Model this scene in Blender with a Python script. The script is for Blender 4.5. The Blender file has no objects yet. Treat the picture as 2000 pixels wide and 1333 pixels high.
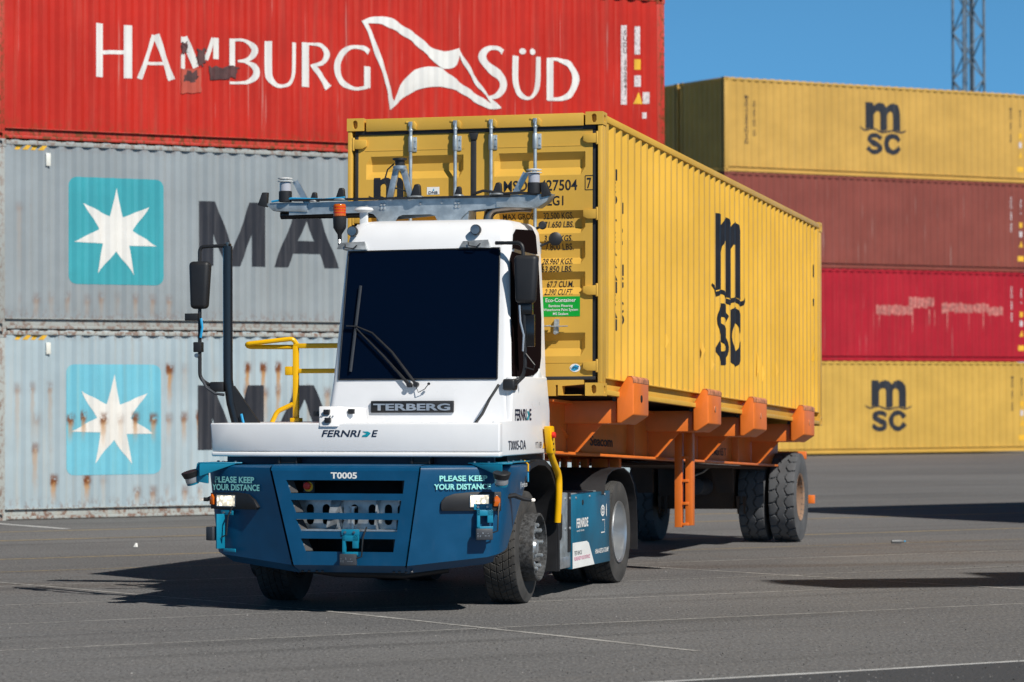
import bpy, bmesh, math, random
import numpy as np
from mathutils import Vector, Matrix
random.seed(4)
S = bpy.context.scene
COL = S.collection
R = math.radians

# ------------------------------------------------------------------ camera
F_PX, PITCH, ROLL, CAM_H = 6232.0, 0.01773, -0.00298, 1.8375
cd = bpy.data.cameras.new('camera')
cd.sensor_width = 36.0
cd.lens = F_PX / 2000 * 36
cd.clip_start, cd.clip_end = 0.5, 3000
cd.dof.use_dof = True
cd.dof.focus_distance = 29.0
cd.dof.aperture_fstop = 2.9
cam = bpy.data.objects.new('camera', cd)
COL.objects.link(cam)
fw = Vector((0, math.cos(PITCH), math.sin(PITCH)))
up = Vector((0, -math.sin(PITCH), math.cos(PITCH)))
rt = Vector((1, 0, 0))
r2 = rt * math.cos(ROLL) + up * math.sin(ROLL)
u2 = -rt * math.sin(ROLL) + up * math.cos(ROLL)
cam.matrix_world = Matrix(((r2.x, u2.x, -fw.x, 0), (r2.y, u2.y, -fw.y, 0), (r2.z, u2.z, -fw.z, CAM_H), (0, 0, 0, 1)))
S.camera = cam

# ------------------------------------------------------------------ world, sun, exposure
SUN = Vector((0.66, -0.88, 1.0)).normalized()          # towards the sun
w = bpy.data.worlds.new('World')
S.world = w
w.use_nodes = True
nt = w.node_tree
nt.nodes.clear()
sky = nt.nodes.new('ShaderNodeTexSky')
sky.sky_type = 'NISHITA'
sky.sun_disc = False
sky.sun_elevation = math.asin(SUN.z)
sky.sun_rotation = math.atan2(SUN.x, SUN.y)
sky.air_density = 1.0
sky.dust_density = 0.15
sky.ozone_density = 6.0
tcn = nt.nodes.new('ShaderNodeTexCoord')
va = nt.nodes.new('ShaderNodeVectorMath'); va.operation = 'ADD'; va.inputs[1].default_value = (0, 0, 0.30)
vn = nt.nodes.new('ShaderNodeVectorMath'); vn.operation = 'NORMALIZE'
bg = nt.nodes.new('ShaderNodeBackground'); bg.inputs[1].default_value = 0.10
wo = nt.nodes.new('ShaderNodeOutputWorld')
nt.links.new(tcn.outputs['Generated'], va.inputs[0])
nt.links.new(va.outputs[0], vn.inputs[0])
nt.links.new(vn.outputs[0], sky.inputs[0])
# clear air: bright towards the horizon, deep towards the zenith
sep = nt.nodes.new('ShaderNodeSeparateXYZ'); nt.links.new(tcn.outputs['Generated'], sep.inputs[0])
mr = nt.nodes.new('ShaderNodeMapRange'); mr.interpolation_type = 'SMOOTHSTEP'
mr.inputs[1].default_value, mr.inputs[2].default_value, mr.inputs[3].default_value, mr.inputs[4].default_value = 0.08, 0.36, 2.1, 0.32
nt.links.new(sep.outputs[2], mr.inputs[0])
hs = nt.nodes.new('ShaderNodeHueSaturation'); hs.inputs['Saturation'].default_value = 1.04
nt.links.new(sky.outputs[0], hs.inputs['Color']); nt.links.new(mr.outputs[0], hs.inputs['Value'])
tint = nt.nodes.new('ShaderNodeMix'); tint.data_type = 'RGBA'; tint.blend_type = 'MULTIPLY'; tint.inputs[0].default_value = 1.0
tint.inputs[7].default_value = (.55, .86, .80, 1)
nt.links.new(hs.outputs[0], tint.inputs[6]); nt.links.new(tint.outputs[2], bg.inputs[0])
nt.links.new(bg.outputs[0], wo.inputs[0])
sl = bpy.data.lights.new('sun', 'SUN')
sl.energy = 4.9
sl.angle = R(0.55)
sl.color = (1.0, 0.955, 0.88)
so = bpy.data.objects.new('sun', sl)
so.rotation_mode = 'QUATERNION'
so.rotation_quaternion = SUN.to_track_quat('Z', 'Y')
so.location = (20, -20, 40)
COL.objects.link(so)
S.view_settings.view_transform = 'Standard'
S.view_settings.look = 'None'
S.view_settings.exposure = 0.0
S.view_settings.gamma = 1.0
S.cycles.use_denoising = True
S.cycles.max_bounces = 8

# ------------------------------------------------------------------ node expression helper
class N:
    """a socket with arithmetic"""
    def __init__(s, nt, sock): s.nt, s.k = nt, sock
    def _m(s, op, *a):
        n = s.nt.nodes.new('ShaderNodeMath'); n.operation = op
        for i, x in enumerate((s,) + a):
            if isinstance(x, N): s.nt.links.new(x.k, n.inputs[i])
            else: n.inputs[i].default_value = x
        return N(s.nt, n.outputs[0])
    def __add__(s, o): return s._m('ADD', o)
    def __sub__(s, o): return s._m('SUBTRACT', o)
    def __mul__(s, o): return s._m('MULTIPLY', o)
    def __truediv__(s, o): return s._m('DIVIDE', o)
    def rsub(s, o): return (s * -1.0) + o
    def clamp(s):
        n = s._m('ADD', 0.0); n.k.node.use_clamp = True; return n
    def ramp(s, a, b):          # smooth 0..1 between a and b
        n = s.nt.nodes.new('ShaderNodeMapRange'); n.interpolation_type = 'SMOOTHSTEP'
        s.nt.links.new(s.k, n.inputs[0])
        n.inputs[1].default_value, n.inputs[2].default_value = a, b
        if a > b:
            n.inputs[1].default_value, n.inputs[2].default_value = b, a
            n.inputs[3].default_value, n.inputs[4].default_value = 1, 0
        return N(s.nt, n.outputs[0])

class Mat:
    def __init__(s, name, col=(.5, .5, .5), rough=.5, metal=0.0, spec=.5):
        s.m = bpy.data.materials.new(name); s.m.use_nodes = True
        s.nt = s.m.node_tree
        s.b = s.nt.nodes['Principled BSDF']
        s.b.inputs['Base Color'].default_value = (*col, 1)
        s.b.inputs['Roughness'].default_value = rough
        s.b.inputs['Metallic'].default_value = metal
        s.b.inputs['Specular IOR Level'].default_value = spec
        s.pos = None
    def coord(s):
        if not s.pos: s.pos = s.nt.nodes.new('ShaderNodeTexCoord').outputs['Object']
        return s.pos
    def xyz(s):
        n = s.nt.nodes.new('ShaderNodeSeparateXYZ'); s.nt.links.new(s.coord(), n.inputs[0])
        return [N(s.nt, o) for o in n.outputs]
    def noise(s, scale=(1, 1, 1), detail=4, rough=.55, off=(0, 0, 0)):
        mp = s.nt.nodes.new('ShaderNodeMapping'); s.nt.links.new(s.coord(), mp.inputs[0])
        mp.inputs['Scale'].default_value = scale; mp.inputs['Location'].default_value = off
        n = s.nt.nodes.new('ShaderNodeTexNoise'); n.inputs['Scale'].default_value = 1.0
        n.inputs['Detail'].default_value = detail; n.inputs['Roughness'].default_value = rough
        s.nt.links.new(mp.outputs[0], n.inputs['Vector'])
        return N(s.nt, n.outputs['Fac'])
    def white(s, v):
        n = s.nt.nodes.new('ShaderNodeTexWhiteNoise'); n.noise_dimensions = '1D'
        s.nt.links.new(v.k, n.inputs['W']); return N(s.nt, n.outputs['Value'])
    def mix(s, fac, a, b):
        n = s.nt.nodes.new('ShaderNodeMix'); n.data_type = 'RGBA'
        if isinstance(fac, N): s.nt.links.new(fac.k, n.inputs[0])
        else: n.inputs[0].default_value = fac
        for i, c in ((6, a), (7, b)):
            if isinstance(c, tuple): n.inputs[i].default_value = (*c, 1)
            else: s.nt.links.new(c, n.inputs[i])
        return n.outputs[2]
    def color(s, c): s.nt.links.new(c, s.b.inputs['Base Color'])
    def rough(s, v): s.nt.links.new(v.k, s.b.inputs['Roughness'])
    def bump(s, v, strength=.3, dist=.01):
        n = s.nt.nodes.new('ShaderNodeBump'); n.inputs['Strength'].default_value = strength
        n.inputs['Distance'].default_value = dist
        s.nt.links.new(v.k, n.inputs['Height']); s.nt.links.new(n.outputs[0], s.b.inputs['Normal'])

def plain(name, col, rough=.5, metal=0.0, var=.12, dirt=0.0, spec=.5, scale=3.0, bump=0.0):
    m = Mat(name, col, rough, metal, spec)
    n = m.noise((scale,) * 3, 5, .6, (random.random() * 9, 3, 1))
    dk = tuple(c * (1 - var) for c in col); lt = tuple(min(1, c * (1 + var)) for c in col)
    c = m.mix(n.ramp(.3, .7), dk, lt)
    if dirt:
        d = m.noise((9, 9, 3), 8, .7)
        c = m.mix((d.ramp(.52, .75)) * dirt, c, (.16, .13, .10))
    m.color(c)
    m.rough(n.ramp(.2, .8) * .15 + (rough - .07))
    if bump: m.bump(m.noise((60, 60, 60), 3), bump, .004)
    return m.m

RUST = (.17, .055, .018)
def container_paint(name, col, faded, streak=.25, rust=.15, rows=(), pale=0.0, edge=.35, rough=.48, L=12.192, H=2.896):
    """weathered container paint; rows = rust runs (z, u0, u1, length, amount)"""
    m = Mat(name, col, rough, 0, .22)
    x, y, z = m.xyz()
    sd = random.random() * 40
    big = m.noise((.6, .6, .8), 5, .6, (sd, 0, 0))
    c = m.mix(big.ramp(.3, .75), tuple(v * .88 for v in col), tuple(min(1, v * 1.08) for v in col))
    st = m.noise((11, 6, .35), 6, .65, (sd, 1, 2))
    c = m.mix(st.ramp(.48, .78) * streak, c, faded)
    st2 = m.noise((5.2, 5.2, .22), 4, .6, (sd, 7, 2))
    c = m.mix(st2.ramp(.55, .8) * (streak * .7), c, tuple(v * .55 for v in col))
    if pale:
        ps = m.noise((17, 8, .5), 4, .5, (sd, 4, 9))
        c = m.mix(ps.ramp(.66, .74) * pale, c, (.62, .56, .5))
    fine = m.noise((14, 14, 9), 8, .7, (sd, 2, 0))
    if rust:
        c = m.mix(fine.ramp(.64, .74) * rust, c, RUST)
        e = z.ramp(.40, .10) + z.ramp(H - .2, H - .04) + x.ramp(.22, .04) + x.ramp(L - .22, L - .04)
        c = m.mix((e.clamp() * fine.ramp(.49, .57)) * edge, c, RUST)
    for (z0, u0, u1, ln, am) in rows:
        cell = (x / .278)._m('FLOOR')
        fr = (x / .278)._m('FRACT')
        rnd = m.white(cell + z0 * 13.7)
        rnd2 = m.white(cell + z0 * 5.3 + 77.0)
        dz = (z + (rnd2 - .5) * .05).rsub(z0)                       # positive below the row
        wob = (fine - .5) * .35
        ctr = ((fr + wob - .35) - (rnd2 - .5) * .3)._m('ABSOLUTE')
        lane = ctr.ramp(.22, .04)
        run = dz.ramp(ln, 0.0) * dz.ramp(-.02, .04) * lane
        blob = (dz._m('ABSOLUTE')).ramp(.13, .02) * ctr.ramp(.36, .08)
        win = x.ramp(u0 - .05, u0 + .1) * x.ramp(u1 + .05, u1 - .1) * (rnd.ramp(.05, .45))
        c = m.mix((run * win * (am * .95)).clamp(), c, (.46, .235, .075))
        c = m.mix((blob * win * (fine.ramp(.36, .5)) * am).clamp(), c, RUST)
    m.color(c)
    m.rough(fine.ramp(.3, .7) * .2 + (rough - .08))
    m.bump(big * 1.0 + fine * .1, .15, .02)
    return m.m

# ------------------------------------------------------------------ mesh builder
def V3(p): return Vector(p)
class MB:
    def __init__(s): s.v, s.f = [], []
    def add(s, vs, fs):
        o = len(s.v)
        s.v += [tuple(p) for p in vs]; s.f += [tuple(i + o for i in f) for f in fs]
        return s
    def box(s, x0, x1, y0, y1, z0, z1):
        return s.add([(x0, y0, z0), (x1, y0, z0), (x1, y1, z0), (x0, y1, z0), (x0, y0, z1), (x1, y0, z1), (x1, y1, z1), (x0, y1, z1)],
                     [(0, 3, 2, 1), (4, 5, 6, 7), (0, 1, 5, 4), (1, 2, 6, 5), (2, 3, 7, 6), (3, 0, 4, 7)])
    def hexa(s, p):   # 8 points, bottom ring then top ring
        return s.add(p, [(0, 3, 2, 1), (4, 5, 6, 7), (0, 1, 5, 4), (1, 2, 6, 5), (2, 3, 7, 6), (3, 0, 4, 7)])
    def bar(s, p, q, a, b=None, upv=(0, 0, 1)):
        p, q = V3(p), V3(q); d = (q - p).normalized(); b = b or a
        x = d.cross(V3(upv))
        if x.length < 1e-4: x = d.cross(Vector((1, 0, 0)))
        x.normalize(); y = x.cross(d)
        P = []
        for c in (p, q):
            for sx, sy in ((-1, -1), (1, -1), (1, 1), (-1, 1)): P.append(c + x * sx * a / 2 + y * sy * b / 2)
        return s.hexa(P)
    def tube(s, pts, r, n=10, caps=True, closed=False):
        pts = [V3(p) for p in pts]; k = len(pts)
        rs = r if isinstance(r, (list, tuple)) else [r] * k
        vs, fs = [], []
        t = (pts[1] - pts[0]).normalized()
        x = t.orthogonal().normalized()
        for i in range(k):
            if closed: d = pts[(i + 1) % k] - pts[i - 1]
            else: d = pts[min(i + 1, k - 1)] - pts[max(i - 1, 0)]
            d.normalize()
            x = (x - d * x.dot(d)).normalized(); y = d.cross(x)
            for j in range(n):
                a = 2 * math.pi * j / n
                vs.append(pts[i] + (x * math.cos(a) + y * math.sin(a)) * rs[i])
        m = k if closed else k - 1
        for i in range(m):
            for j in range(n):
                a, b = i * n + j, i * n + (j + 1) % n
                c, d2 = ((i + 1) % k) * n + (j + 1) % n, ((i + 1) % k) * n + j
                fs.append((a, b, c, d2))
        if caps and not closed:
            fs.append(tuple(range(n - 1, -1, -1))); fs.append(tuple((k - 1) * n + j for j in range(n)))
        return s.add(vs, fs)
    def lathe(s, prof, O, axis, n=32, caps=True):
        """prof = [(radius, height along axis)]"""
        O, A = V3(O), V3(axis).normalized(); x = A.orthogonal().normalized(); y = A.cross(x)
        vs, fs = [], []
        for (r, h) in prof:
            for j in range(n):
                a = 2 * math.pi * j / n
                vs.append(O + A * h + (x * math.cos(a) + y * math.sin(a)) * r)
        for i in range(len(prof) - 1):
            for j in range(n):
                fs.append((i * n + j, i * n + (j + 1) % n, (i + 1) * n + (j + 1) % n, (i + 1) * n + j))
        if caps:
            if prof[0][0] > 1e-5: fs.append(tuple(range(n - 1, -1, -1)))
            if prof[-1][0] > 1e-5: fs.append(tuple((len(prof) - 1) * n + j for j in range(n)))
        return s.add(vs, fs)
    def cyl(s, p, q, r, r1=None, n=20):
        p, q = V3(p), V3(q); h = (q - p).length
        return s.lathe([(r, 0), (r if r1 is None else r1, h)], p, q - p, n)
    def prism(s, poly, fr, t0=0.0, t1=.01):
        """2d polygon in frame fr, between outward offsets t0 and t1"""
        n = len(poly)
        vs = [fr.p(a, b, t1) for a, b in poly] + [fr.p(a, b, t0) for a, b in poly]
        fs = [tuple(range(n)), tuple(range(2 * n - 1, n - 1, -1))] + [(i, i + n, (i + 1) % n + n, (i + 1) % n) for i in range(n)]
        return s.add(vs, fs)
    def flat(s, poly, fr, t=.003):
        return s.add([fr.p(a, b, t) for a, b in poly], [tuple(range(len(poly)))])
    def stroke(s, pts, fr, t=.003):
        """ribbon: pts = (s, t, width)"""
        k = len(pts); L, Rr = [], []
        for i in range(k):
            a, b = pts[max(i - 1, 0)], pts[min(i + 1, k - 1)]
            dx, dy = b[0] - a[0], b[1] - a[1]; l = math.hypot(dx, dy) or 1
            nx, ny = -dy / l, dx / l; hw = pts[i][2] / 2
            L.append(fr.p(pts[i][0] + nx * hw, pts[i][1] + ny * hw, t)); Rr.append(fr.p(pts[i][0] - nx * hw, pts[i][1] - ny * hw, t))
        return s.add(Rr + L, [(i, i + 1, k + i + 1, k + i) for i in range(k - 1)])
    def build(s, name, mat, parent=None, bev=0.0, seg=2, smooth=35, recalc=True, wrap=None, tri=False):
        bm = bmesh.new()
        vv = [bm.verts.new(p) for p in s.v]
        for f in s.f:
            try: bm.faces.new([vv[i] for i in f])
            except ValueError: pass
        bm.normal_update()
        if recalc: bmesh.ops.recalc_face_normals(bm, faces=bm.faces)
        if wrap or tri: bmesh.ops.triangulate(bm, faces=bm.faces)
        if wrap:
            for co, no in wrap[0]:
                bmesh.ops.bisect_plane(bm, geom=bm.verts[:] + bm.edges[:] + bm.faces[:], plane_co=co, plane_no=no)
            for v in bm.verts: v.co += wrap[1](v.co)
        if bev:
            ed = [e for e in bm.edges if len(e.link_faces) == 2 and e.calc_face_angle(0) > .5]
            if ed: bmesh.ops.bevel(bm, geom=ed, offset=bev, segments=seg, affect='EDGES', profile=.5, clamp_overlap=True)
        me = bpy.data.meshes.new(name)
        bm.to_mesh(me); bm.free()
        if smooth:
            me.polygons.foreach_set('use_smooth', [True] * len(me.polygons))
            me.set_sharp_from_angle(angle=R(smooth))
        me.materials.append(mat)
        o = bpy.data.objects.new(name, me)
        COL.objects.link(o)
        if parent: o.parent = parent
        return o

class Fr:
    """planar frame: origin, X (along), Z (up); N = X x Z looks outward"""
    def __init__(s, O, X, Z=(0, 0, 1)):
        s.O, s.X, s.Z = V3(O), V3(X).normalized(), V3(Z).normalized(); s.N = s.X.cross(s.Z).normalized()
    def p(s, a, b, t=0.0): return s.O + s.X * a + s.Z * b + s.N * t

_fc = {}
def text(parent, name, body, fr, a, b, h, mat, width=None, bold=0.0, shear=0.0, align='LEFT', t=.003, wrap=None, line=1.0, xs=1.0, solid=0.0):
    """lettering: cap height h, baseline left at (a, b) in frame fr"""
    cu = bpy.data.curves.new('lettering', 'FONT')
    cu.body = body; cu.size = 1.0; cu.offset = bold; cu.shear = shear; cu.align_x = align; cu.space_line = line
    cu.resolution_u = 3
    ob = bpy.data.objects.new('lettering', cu); COL.objects.link(ob)
    dg = bpy.context.evaluated_depsgraph_get()
    me = bpy.data.meshes.new_from_object(ob.evaluated_get(dg))
    bpy.data.objects.remove(ob); bpy.data.curves.remove(cu)
    n = len(me.vertices); co = np.zeros(n * 3); me.vertices.foreach_get('co', co); co = co.reshape(-1, 3)
    k = h / .72
    xsc = k * xs
    if width:
        x0, x1 = co[:, 0].min(), co[:, 0].max(); xsc = width / (x1 - x0)
        if align == 'LEFT': co[:, 0] -= x0
    m = MB()
    m.add([fr.p(a + p[0] * xsc, b + p[1] * k, t) for p in co], [tuple(p.vertices) for p in me.polygons])
    if solid:
        m.add([fr.p(a + p[0] * xsc, b + p[1] * k, t - solid) for p in co], [tuple(p.vertices) for p in me.polygons])
    bpy.data.meshes.remove(me)
    return m.build(name, mat, parent, smooth=0, recalc=False, wrap=wrap)

def tag(o, label=None, cat=None, group=None, kind=None):
    for k, v in (('label', label), ('category', cat), ('group', group), ('kind', kind)):
        if v: o[k] = v
    return o
def empty(name, M=None, parent=None):
    o = bpy.data.objects.new(name, None); o.empty_display_size = .3
    COL.objects.link(o)
    if M is not None: o.matrix_world = M
    if parent: o.parent = parent
    return o
def copy_tree(o, parent=None):
    c = o.copy(); COL.objects.link(c)
    if parent: c.parent = parent
    for ch in list(o.children): copy_tree(ch, c)
    return c
def frame_matrix(o, x, y, z):
    return Matrix(((x[0], y[0], z[0], o[0]), (x[1], y[1], z[1], o[1]), (x[2], y[2], z[2], o[2]), (0, 0, 0, 1)))

# ------------------------------------------------------------------ materials
white = plain('white_paint', (.80, .80, .81), .32, var=.02, spec=.5)
white2 = plain('white_plastic', (.72, .73, .73), .45, var=.04)
blue = plain('blue_paint', (.0015, .064, .155), .36, var=.10, spec=.4, dirt=.05)
teal = plain('teal_powdercoat', (.004, .20, .33), .4, var=.08)
dkblue = plain('dark_blue_frame', (.008, .02, .05), .45, var=.2)
black = plain('black_plastic', (.016, .016, .018), .5, var=.2)
rubberblk = plain('black_rubber', (.017, .016, .018), .6, var=.3, dirt=.06)
blackhole = plain('dark_interior', (.006, .006, .007), .8, var=.2)
glossblk = plain('black_gloss', (.012, .012, .013), .18, var=.1)
galv = plain('galvanised_steel', (.40, .45, .48), .42, .55, var=.22, scale=9)
galvd = plain('zinc_steel', (.46, .49, .51), .38, .7, var=.2, scale=12)
steel = plain('dull_steel', (.30, .31, .32), .35, .9, var=.2, scale=14)
exh = plain('exhaust_steel', (.26, .22, .19), .3, .95, var=.25, scale=8)
grey_box = plain('grey_housing', (.045, .05, .06), .5, var=.12)
yellow = plain('safety_yellow', (.86, .46, .0), .35, var=.05)
redb = plain('red_button', (.7, .03, .015), .35, var=.05)
amber = Mat('amber_lens', (.75, .15, .01), .12); amber.b.inputs['Transmission Weight'].default_value = .25
amber = amber.m
clearg = Mat('sensor_window', (.42, .42, .46), .15); clearg = clearg.m
ivory = plain('cream_plastic', (.74, .74, .68), .4, var=.04)
orange = plain('orange_paint', (.78, .180, .022), .42, var=.10, dirt=.12, scale=2.2)
orange2 = plain('orange_scuffed_edges', (.50, .19, .09), .6, var=.45, dirt=.6, scale=14)
darkbrown = plain('dirty_undercarriage', (.055, .03, .018), .75, var=.3)
ink = plain('black_lettering', (.012, .013, .018), .5, var=.2)
inkw = plain('white_lettering', (.82, .82, .80), .5, var=.04)
mint = plain('mint_lettering', (.32, .80, .74), .5, var=.04)
navy = plain('navy_lettering', (.012, .022, .05), .45, var=.1)
tealink = plain('teal_mark', (.0, .30, .38), .45, var=.1)
green = plain('green_sticker', (.0, .36, .035), .45, var=.05)
skyblue = plain('blue_sticker', (.02, .32, .60), .45, var=.1)
silver = plain('silver_letters', (.48, .50, .53), .32, .6, var=.1)
tyre = plain('tyre_rubber', (.046, .044, .042), .82, var=.3, dirt=.3, scale=5, bump=.15)
tyre2 = plain('worn_tyre_rubber', (.085, .088, .094), .8, var=.2, dirt=.15, scale=4, bump=.1)
rim_s = plain('silver_rim', (.52, .54, .56), .36, .85, var=.10, dirt=.1)
rim_o = plain('rusty_orange_rim', (.25, .155, .10), .6, var=.3, dirt=.3)
wsm = Mat('tinted_windscreen', (.001, .004, .014), .12, 0, .22); wsm = wsm.m
glass_side = Mat('dark_side_glass', (.010, .006, .006), .4, 0, 0.0); glass_side = glass_side.m
lampm = Mat('lit_headlight', (.9, .85, .7), .2)
lampm.b.inputs['Emission Color'].default_value = (1.0, .86, .62, 1); lampm.b.inputs['Emission Strength'].default_value = 5.0
vor = lampm.nt.nodes.new('ShaderNodeTexVoronoi'); vor.inputs['Scale'].default_value = 26
lampm.nt.links.new(lampm.coord(), vor.inputs['Vector'])
est = N(lampm.nt, vor.outputs['Distance']).ramp(.65, .1) * 2.2 + .55
lampm.nt.links.new(est.k, lampm.b.inputs['Emission Strength'])
lampm = lampm.m
lampw = Mat('lit_marker_lamp', (.9, .85, .8), .2)
lampw.b.inputs['Emission Color'].default_value = (1, .9, .75, 1); lampw.b.inputs['Emission Strength'].default_value = .5
lampw = lampw.m

# ------------------------------------------------------------------ ground
TH = 0.54011                                       # heading of the container rows and yard grid
cu_, su_ = math.cos(TH), math.sin(TH)
def yard(u, v, z=0.0): return Vector((cu_ * u - su_ * v, su_ * u + cu_ * v, z))
g = Mat('asphalt', (.1, .1, .1), .85, 0, .25)
gx, gy, gz = g.xyz()
big = g.noise((.10, .16, 1), 5, .6)
mid = g.noise((.9, .9, 1), 6, .65, (5, 2, 0))
fin = g.noise((38, 38, 1), 3, .75, (1, 9, 0))
vfin = g.noise((140, 140, 1), 2, .6, (1, 4, 0))
c = g.mix(big.ramp(.3, .7), (.115, .113, .114), (.180, .177, .176))
c = g.mix(mid.ramp(.35, .75) * .45, c, (.165, .158, .150))
uu = gx * cu_ + gy * su_
vv = gy * cu_ - gx * su_
# long scuffs and tyre tracks along the lane
mp = g.nt.nodes.new('ShaderNodeCombineXYZ')
g.nt.links.new((uu * .07).k, mp.inputs[0]); g.nt.links.new((vv * 1.5).k, mp.inputs[1])
tn = g.nt.nodes.new('ShaderNodeTexNoise'); tn.inputs['Scale'].default_value = 1.0; tn.inputs['Detail'].default_value = 5
g.nt.links.new(mp.outputs[0], tn.inputs['Vector'])
tr = N(g.nt, tn.outputs['Fac'])
c = g.mix(tr.ramp(.53, .66) * .6, c, (.075, .073, .072))
c = g.mix(tr.ramp(.44, .30) * .35, c, (.19, .175, .16))
# brownish dirt in the middle lane
dn = g.noise((.35, .8, 1), 6, .7, (3, 3, 0))
lane = (vv - 30.6)._m('ABSOLUTE').ramp(3.4, .4)
c = g.mix((dn.ramp(.42, .66) * lane) * .65, c, (.150, .115, .090))
drift = ((uu * .33 + vv - 35.0)._m('ABSOLUTE') + (mid - .5) * .8).ramp(.55, .1) * uu.ramp(17, 18.5) * uu.ramp(25.5, 23)
c = g.mix(drift * .6, c, (.085, .060, .045))
agg = g.noise((46, 10, 1), 2, .5, (4, 7, 0))
c = g.mix(agg.ramp(.53, .68) * .42, c, (.30, .29, .28))
c = g.mix(agg.ramp(.47, .33) * .55, c, (.055, .053, .052))
pit = g.noise((17, 5.5, 1), 3, .6, (9, 1, 0))
c = g.mix(pit.ramp(.60, .68) * .45, c, (.05, .048, .046))
spk = fin.ramp(.54, .68)
c = g.mix(spk * .45, c, (.34, .325, .31))
spd = fin.ramp(.46, .34)
c = g.mix(spd * .5, c, (.040, .039, .040))
c = g.mix(vfin.ramp(.35, .7) * .25, c, (.20, .195, .19))
g.color(c)
g.bump(fin * 1.0 + vfin * .5, .7, .008)
asphalt = g.m
MB().add([(-500, -30, 0), (500, -30, 0), (500, 900, 0), (-500, 900, 0)], [(0, 1, 2, 3)]).build('ground', asphalt, smooth=0)
tag(bpy.data.objects['ground'], kind='structure')
dm = Mat('dark_asphalt', (.05, .05, .053), .85, 0, .3)
f2 = dm.noise((45, 45, 1), 3, .75)
dm.color(dm.mix(f2.ramp(.3, .75), (.040, .041, .045), (.105, .105, .108)))
dm.bump(f2, .5, .006)
m = MB().add([yard(-30, 17.12, .004), yard(-30, 3, .004), yard(60, 3, .004), yard(60, 17.12, .004)], [(0, 1, 2, 3)])
tag(m.build('road', dm.m, smooth=0), kind='structure')

def line_mat(name, col, wear):
    m = Mat(name, col, .8, 0, .2)
    n = m.noise((9, 9, 1), 6, .7, (random.random() * 9, 0, 0)); k = m.noise((1.1, 1.1, 1), 3, .6)
    m.color(m.mix((n.ramp(.30, .62) * k.ramp(.25, .55)) * wear, col, (.13, .127, .122)))
    return m.m
lw = line_mat('worn_white_line', (.52, .50, .47), .75)
lws = line_mat('white_line', (.60, .60, .59), .35)
ly = line_mat('worn_yellow_line', (.42, .31, .14), .6)
def ground_line(a, b, wd, mat, z=.0016, wob=.012, nm='painted_line'):
    a, b = Vector(a), Vector(b); d = (b - a); L = d.length; d.normalize(); n = Vector((-d.y, d.x))
    k = max(2, int(L / .7)); vs = []; fs = []
    for i in range(k + 1):
        p = a + d * (L * i / k) + n * random.uniform(-wob, wob); h = wd / 2 * random.uniform(.75, 1.15)
        for sgn in (-1, 1): q = p + n * h * sgn; vs.append((q.x, q.y, z))
        if i: fs.append((2 * i - 2, 2 * i - 1, 2 * i + 1, 2 * i))
    tag(MB().add(vs, fs).build(nm, mat, smooth=0), kind='structure')
def yl(u0, v0, u1, v1, wd, mat, **k): ground_line(yard(u0, v0).xy, yard(u1, v1).xy, wd, mat, **k)
yl(9, 17.18, 40, 17.18, .085, lws, z=.003)
yl(2, 21.96, 30, 21.96, .038, lw)
yl(2, 24.45, 13.3, 24.5, .038, lw)
yl(13.3, 24.55, 18.9, 24.56, .040, lw, z=.0023)
yl(10, 26.75, 40, 26.88, .036, lw)
yl(10, 29.46, 16.5, 29.5, .042, lw)
yl(18, 29.6, 40, 29.3, .042, lw)
yl(10, 34.4, 40, 34.5, .11, ly)
yl(8, 38.93, 60, 38.93, .15, ly)
yl(8, 41.45, 60, 41.4, .15, ly)
yl(10, 31.9, 40, 31.8, .05, ly)
ground_line((-5.35, 32.3), (-1.57, 27.5), .05, lw, z=.003)
ground_line((-1.57, 27.5), (1.35, 23.1), .065, lw, z=.003)
ground_line((1.0, 35.15), (5.6, 29.45), .055, lw, z=.003)
yl(17.7, 44.6, 17.8, 41.9, .16, lws, z=.003)

# ------------------------------------------------------------------ containers
W_C = 2.438
PER = .278
def corr_profile(u0, u1, depth=.036):
    """(u, depth) polyline of a trapezoidal corrugation starting and ending on the outer flat"""
    n = int((u1 - u0 - .10) / PER); pad = ((u1 - u0) - n * PER) / 2
    P = [(u0, 0.0)]
    for i in range(n):
        a = u0 + pad + i * PER
        P += [(a + .036, 0), (a + .104, depth), (a + .174, depth), (a + .242, 0)]
    return P + [(u1, 0.0)]
def corr_panel(prof, z0, z1, fr, base=0.0):
    m = MB(); k = len(prof)
    vs = [fr.p(u, z0, -base - d) for u, d in prof] + [fr.p(u, z1, -base - d) for u, d in prof]
    return m.add(vs, [(i, i + 1, k + i + 1, k + i) for i in range(k - 1)])
class Wrap:
    """lay decals on the corrugation of a wall"""
    def __init__(s, prof, fr, base):
        s.prof, s.fr, s.base = prof, fr, base
    def __call__(s, lo, hi):
        U = np.array([q[0] for q in s.prof]); D = np.array([q[1] for q in s.prof])
        cuts = [(s.fr.p(u, 0, 0), s.fr.X) for u in U if lo < u < hi]
        def mv(co): return s.fr.N * (-s.base - float(np.interp((co - s.fr.O).dot(s.fr.X), U, D)))
        return (cuts, mv)

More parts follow.
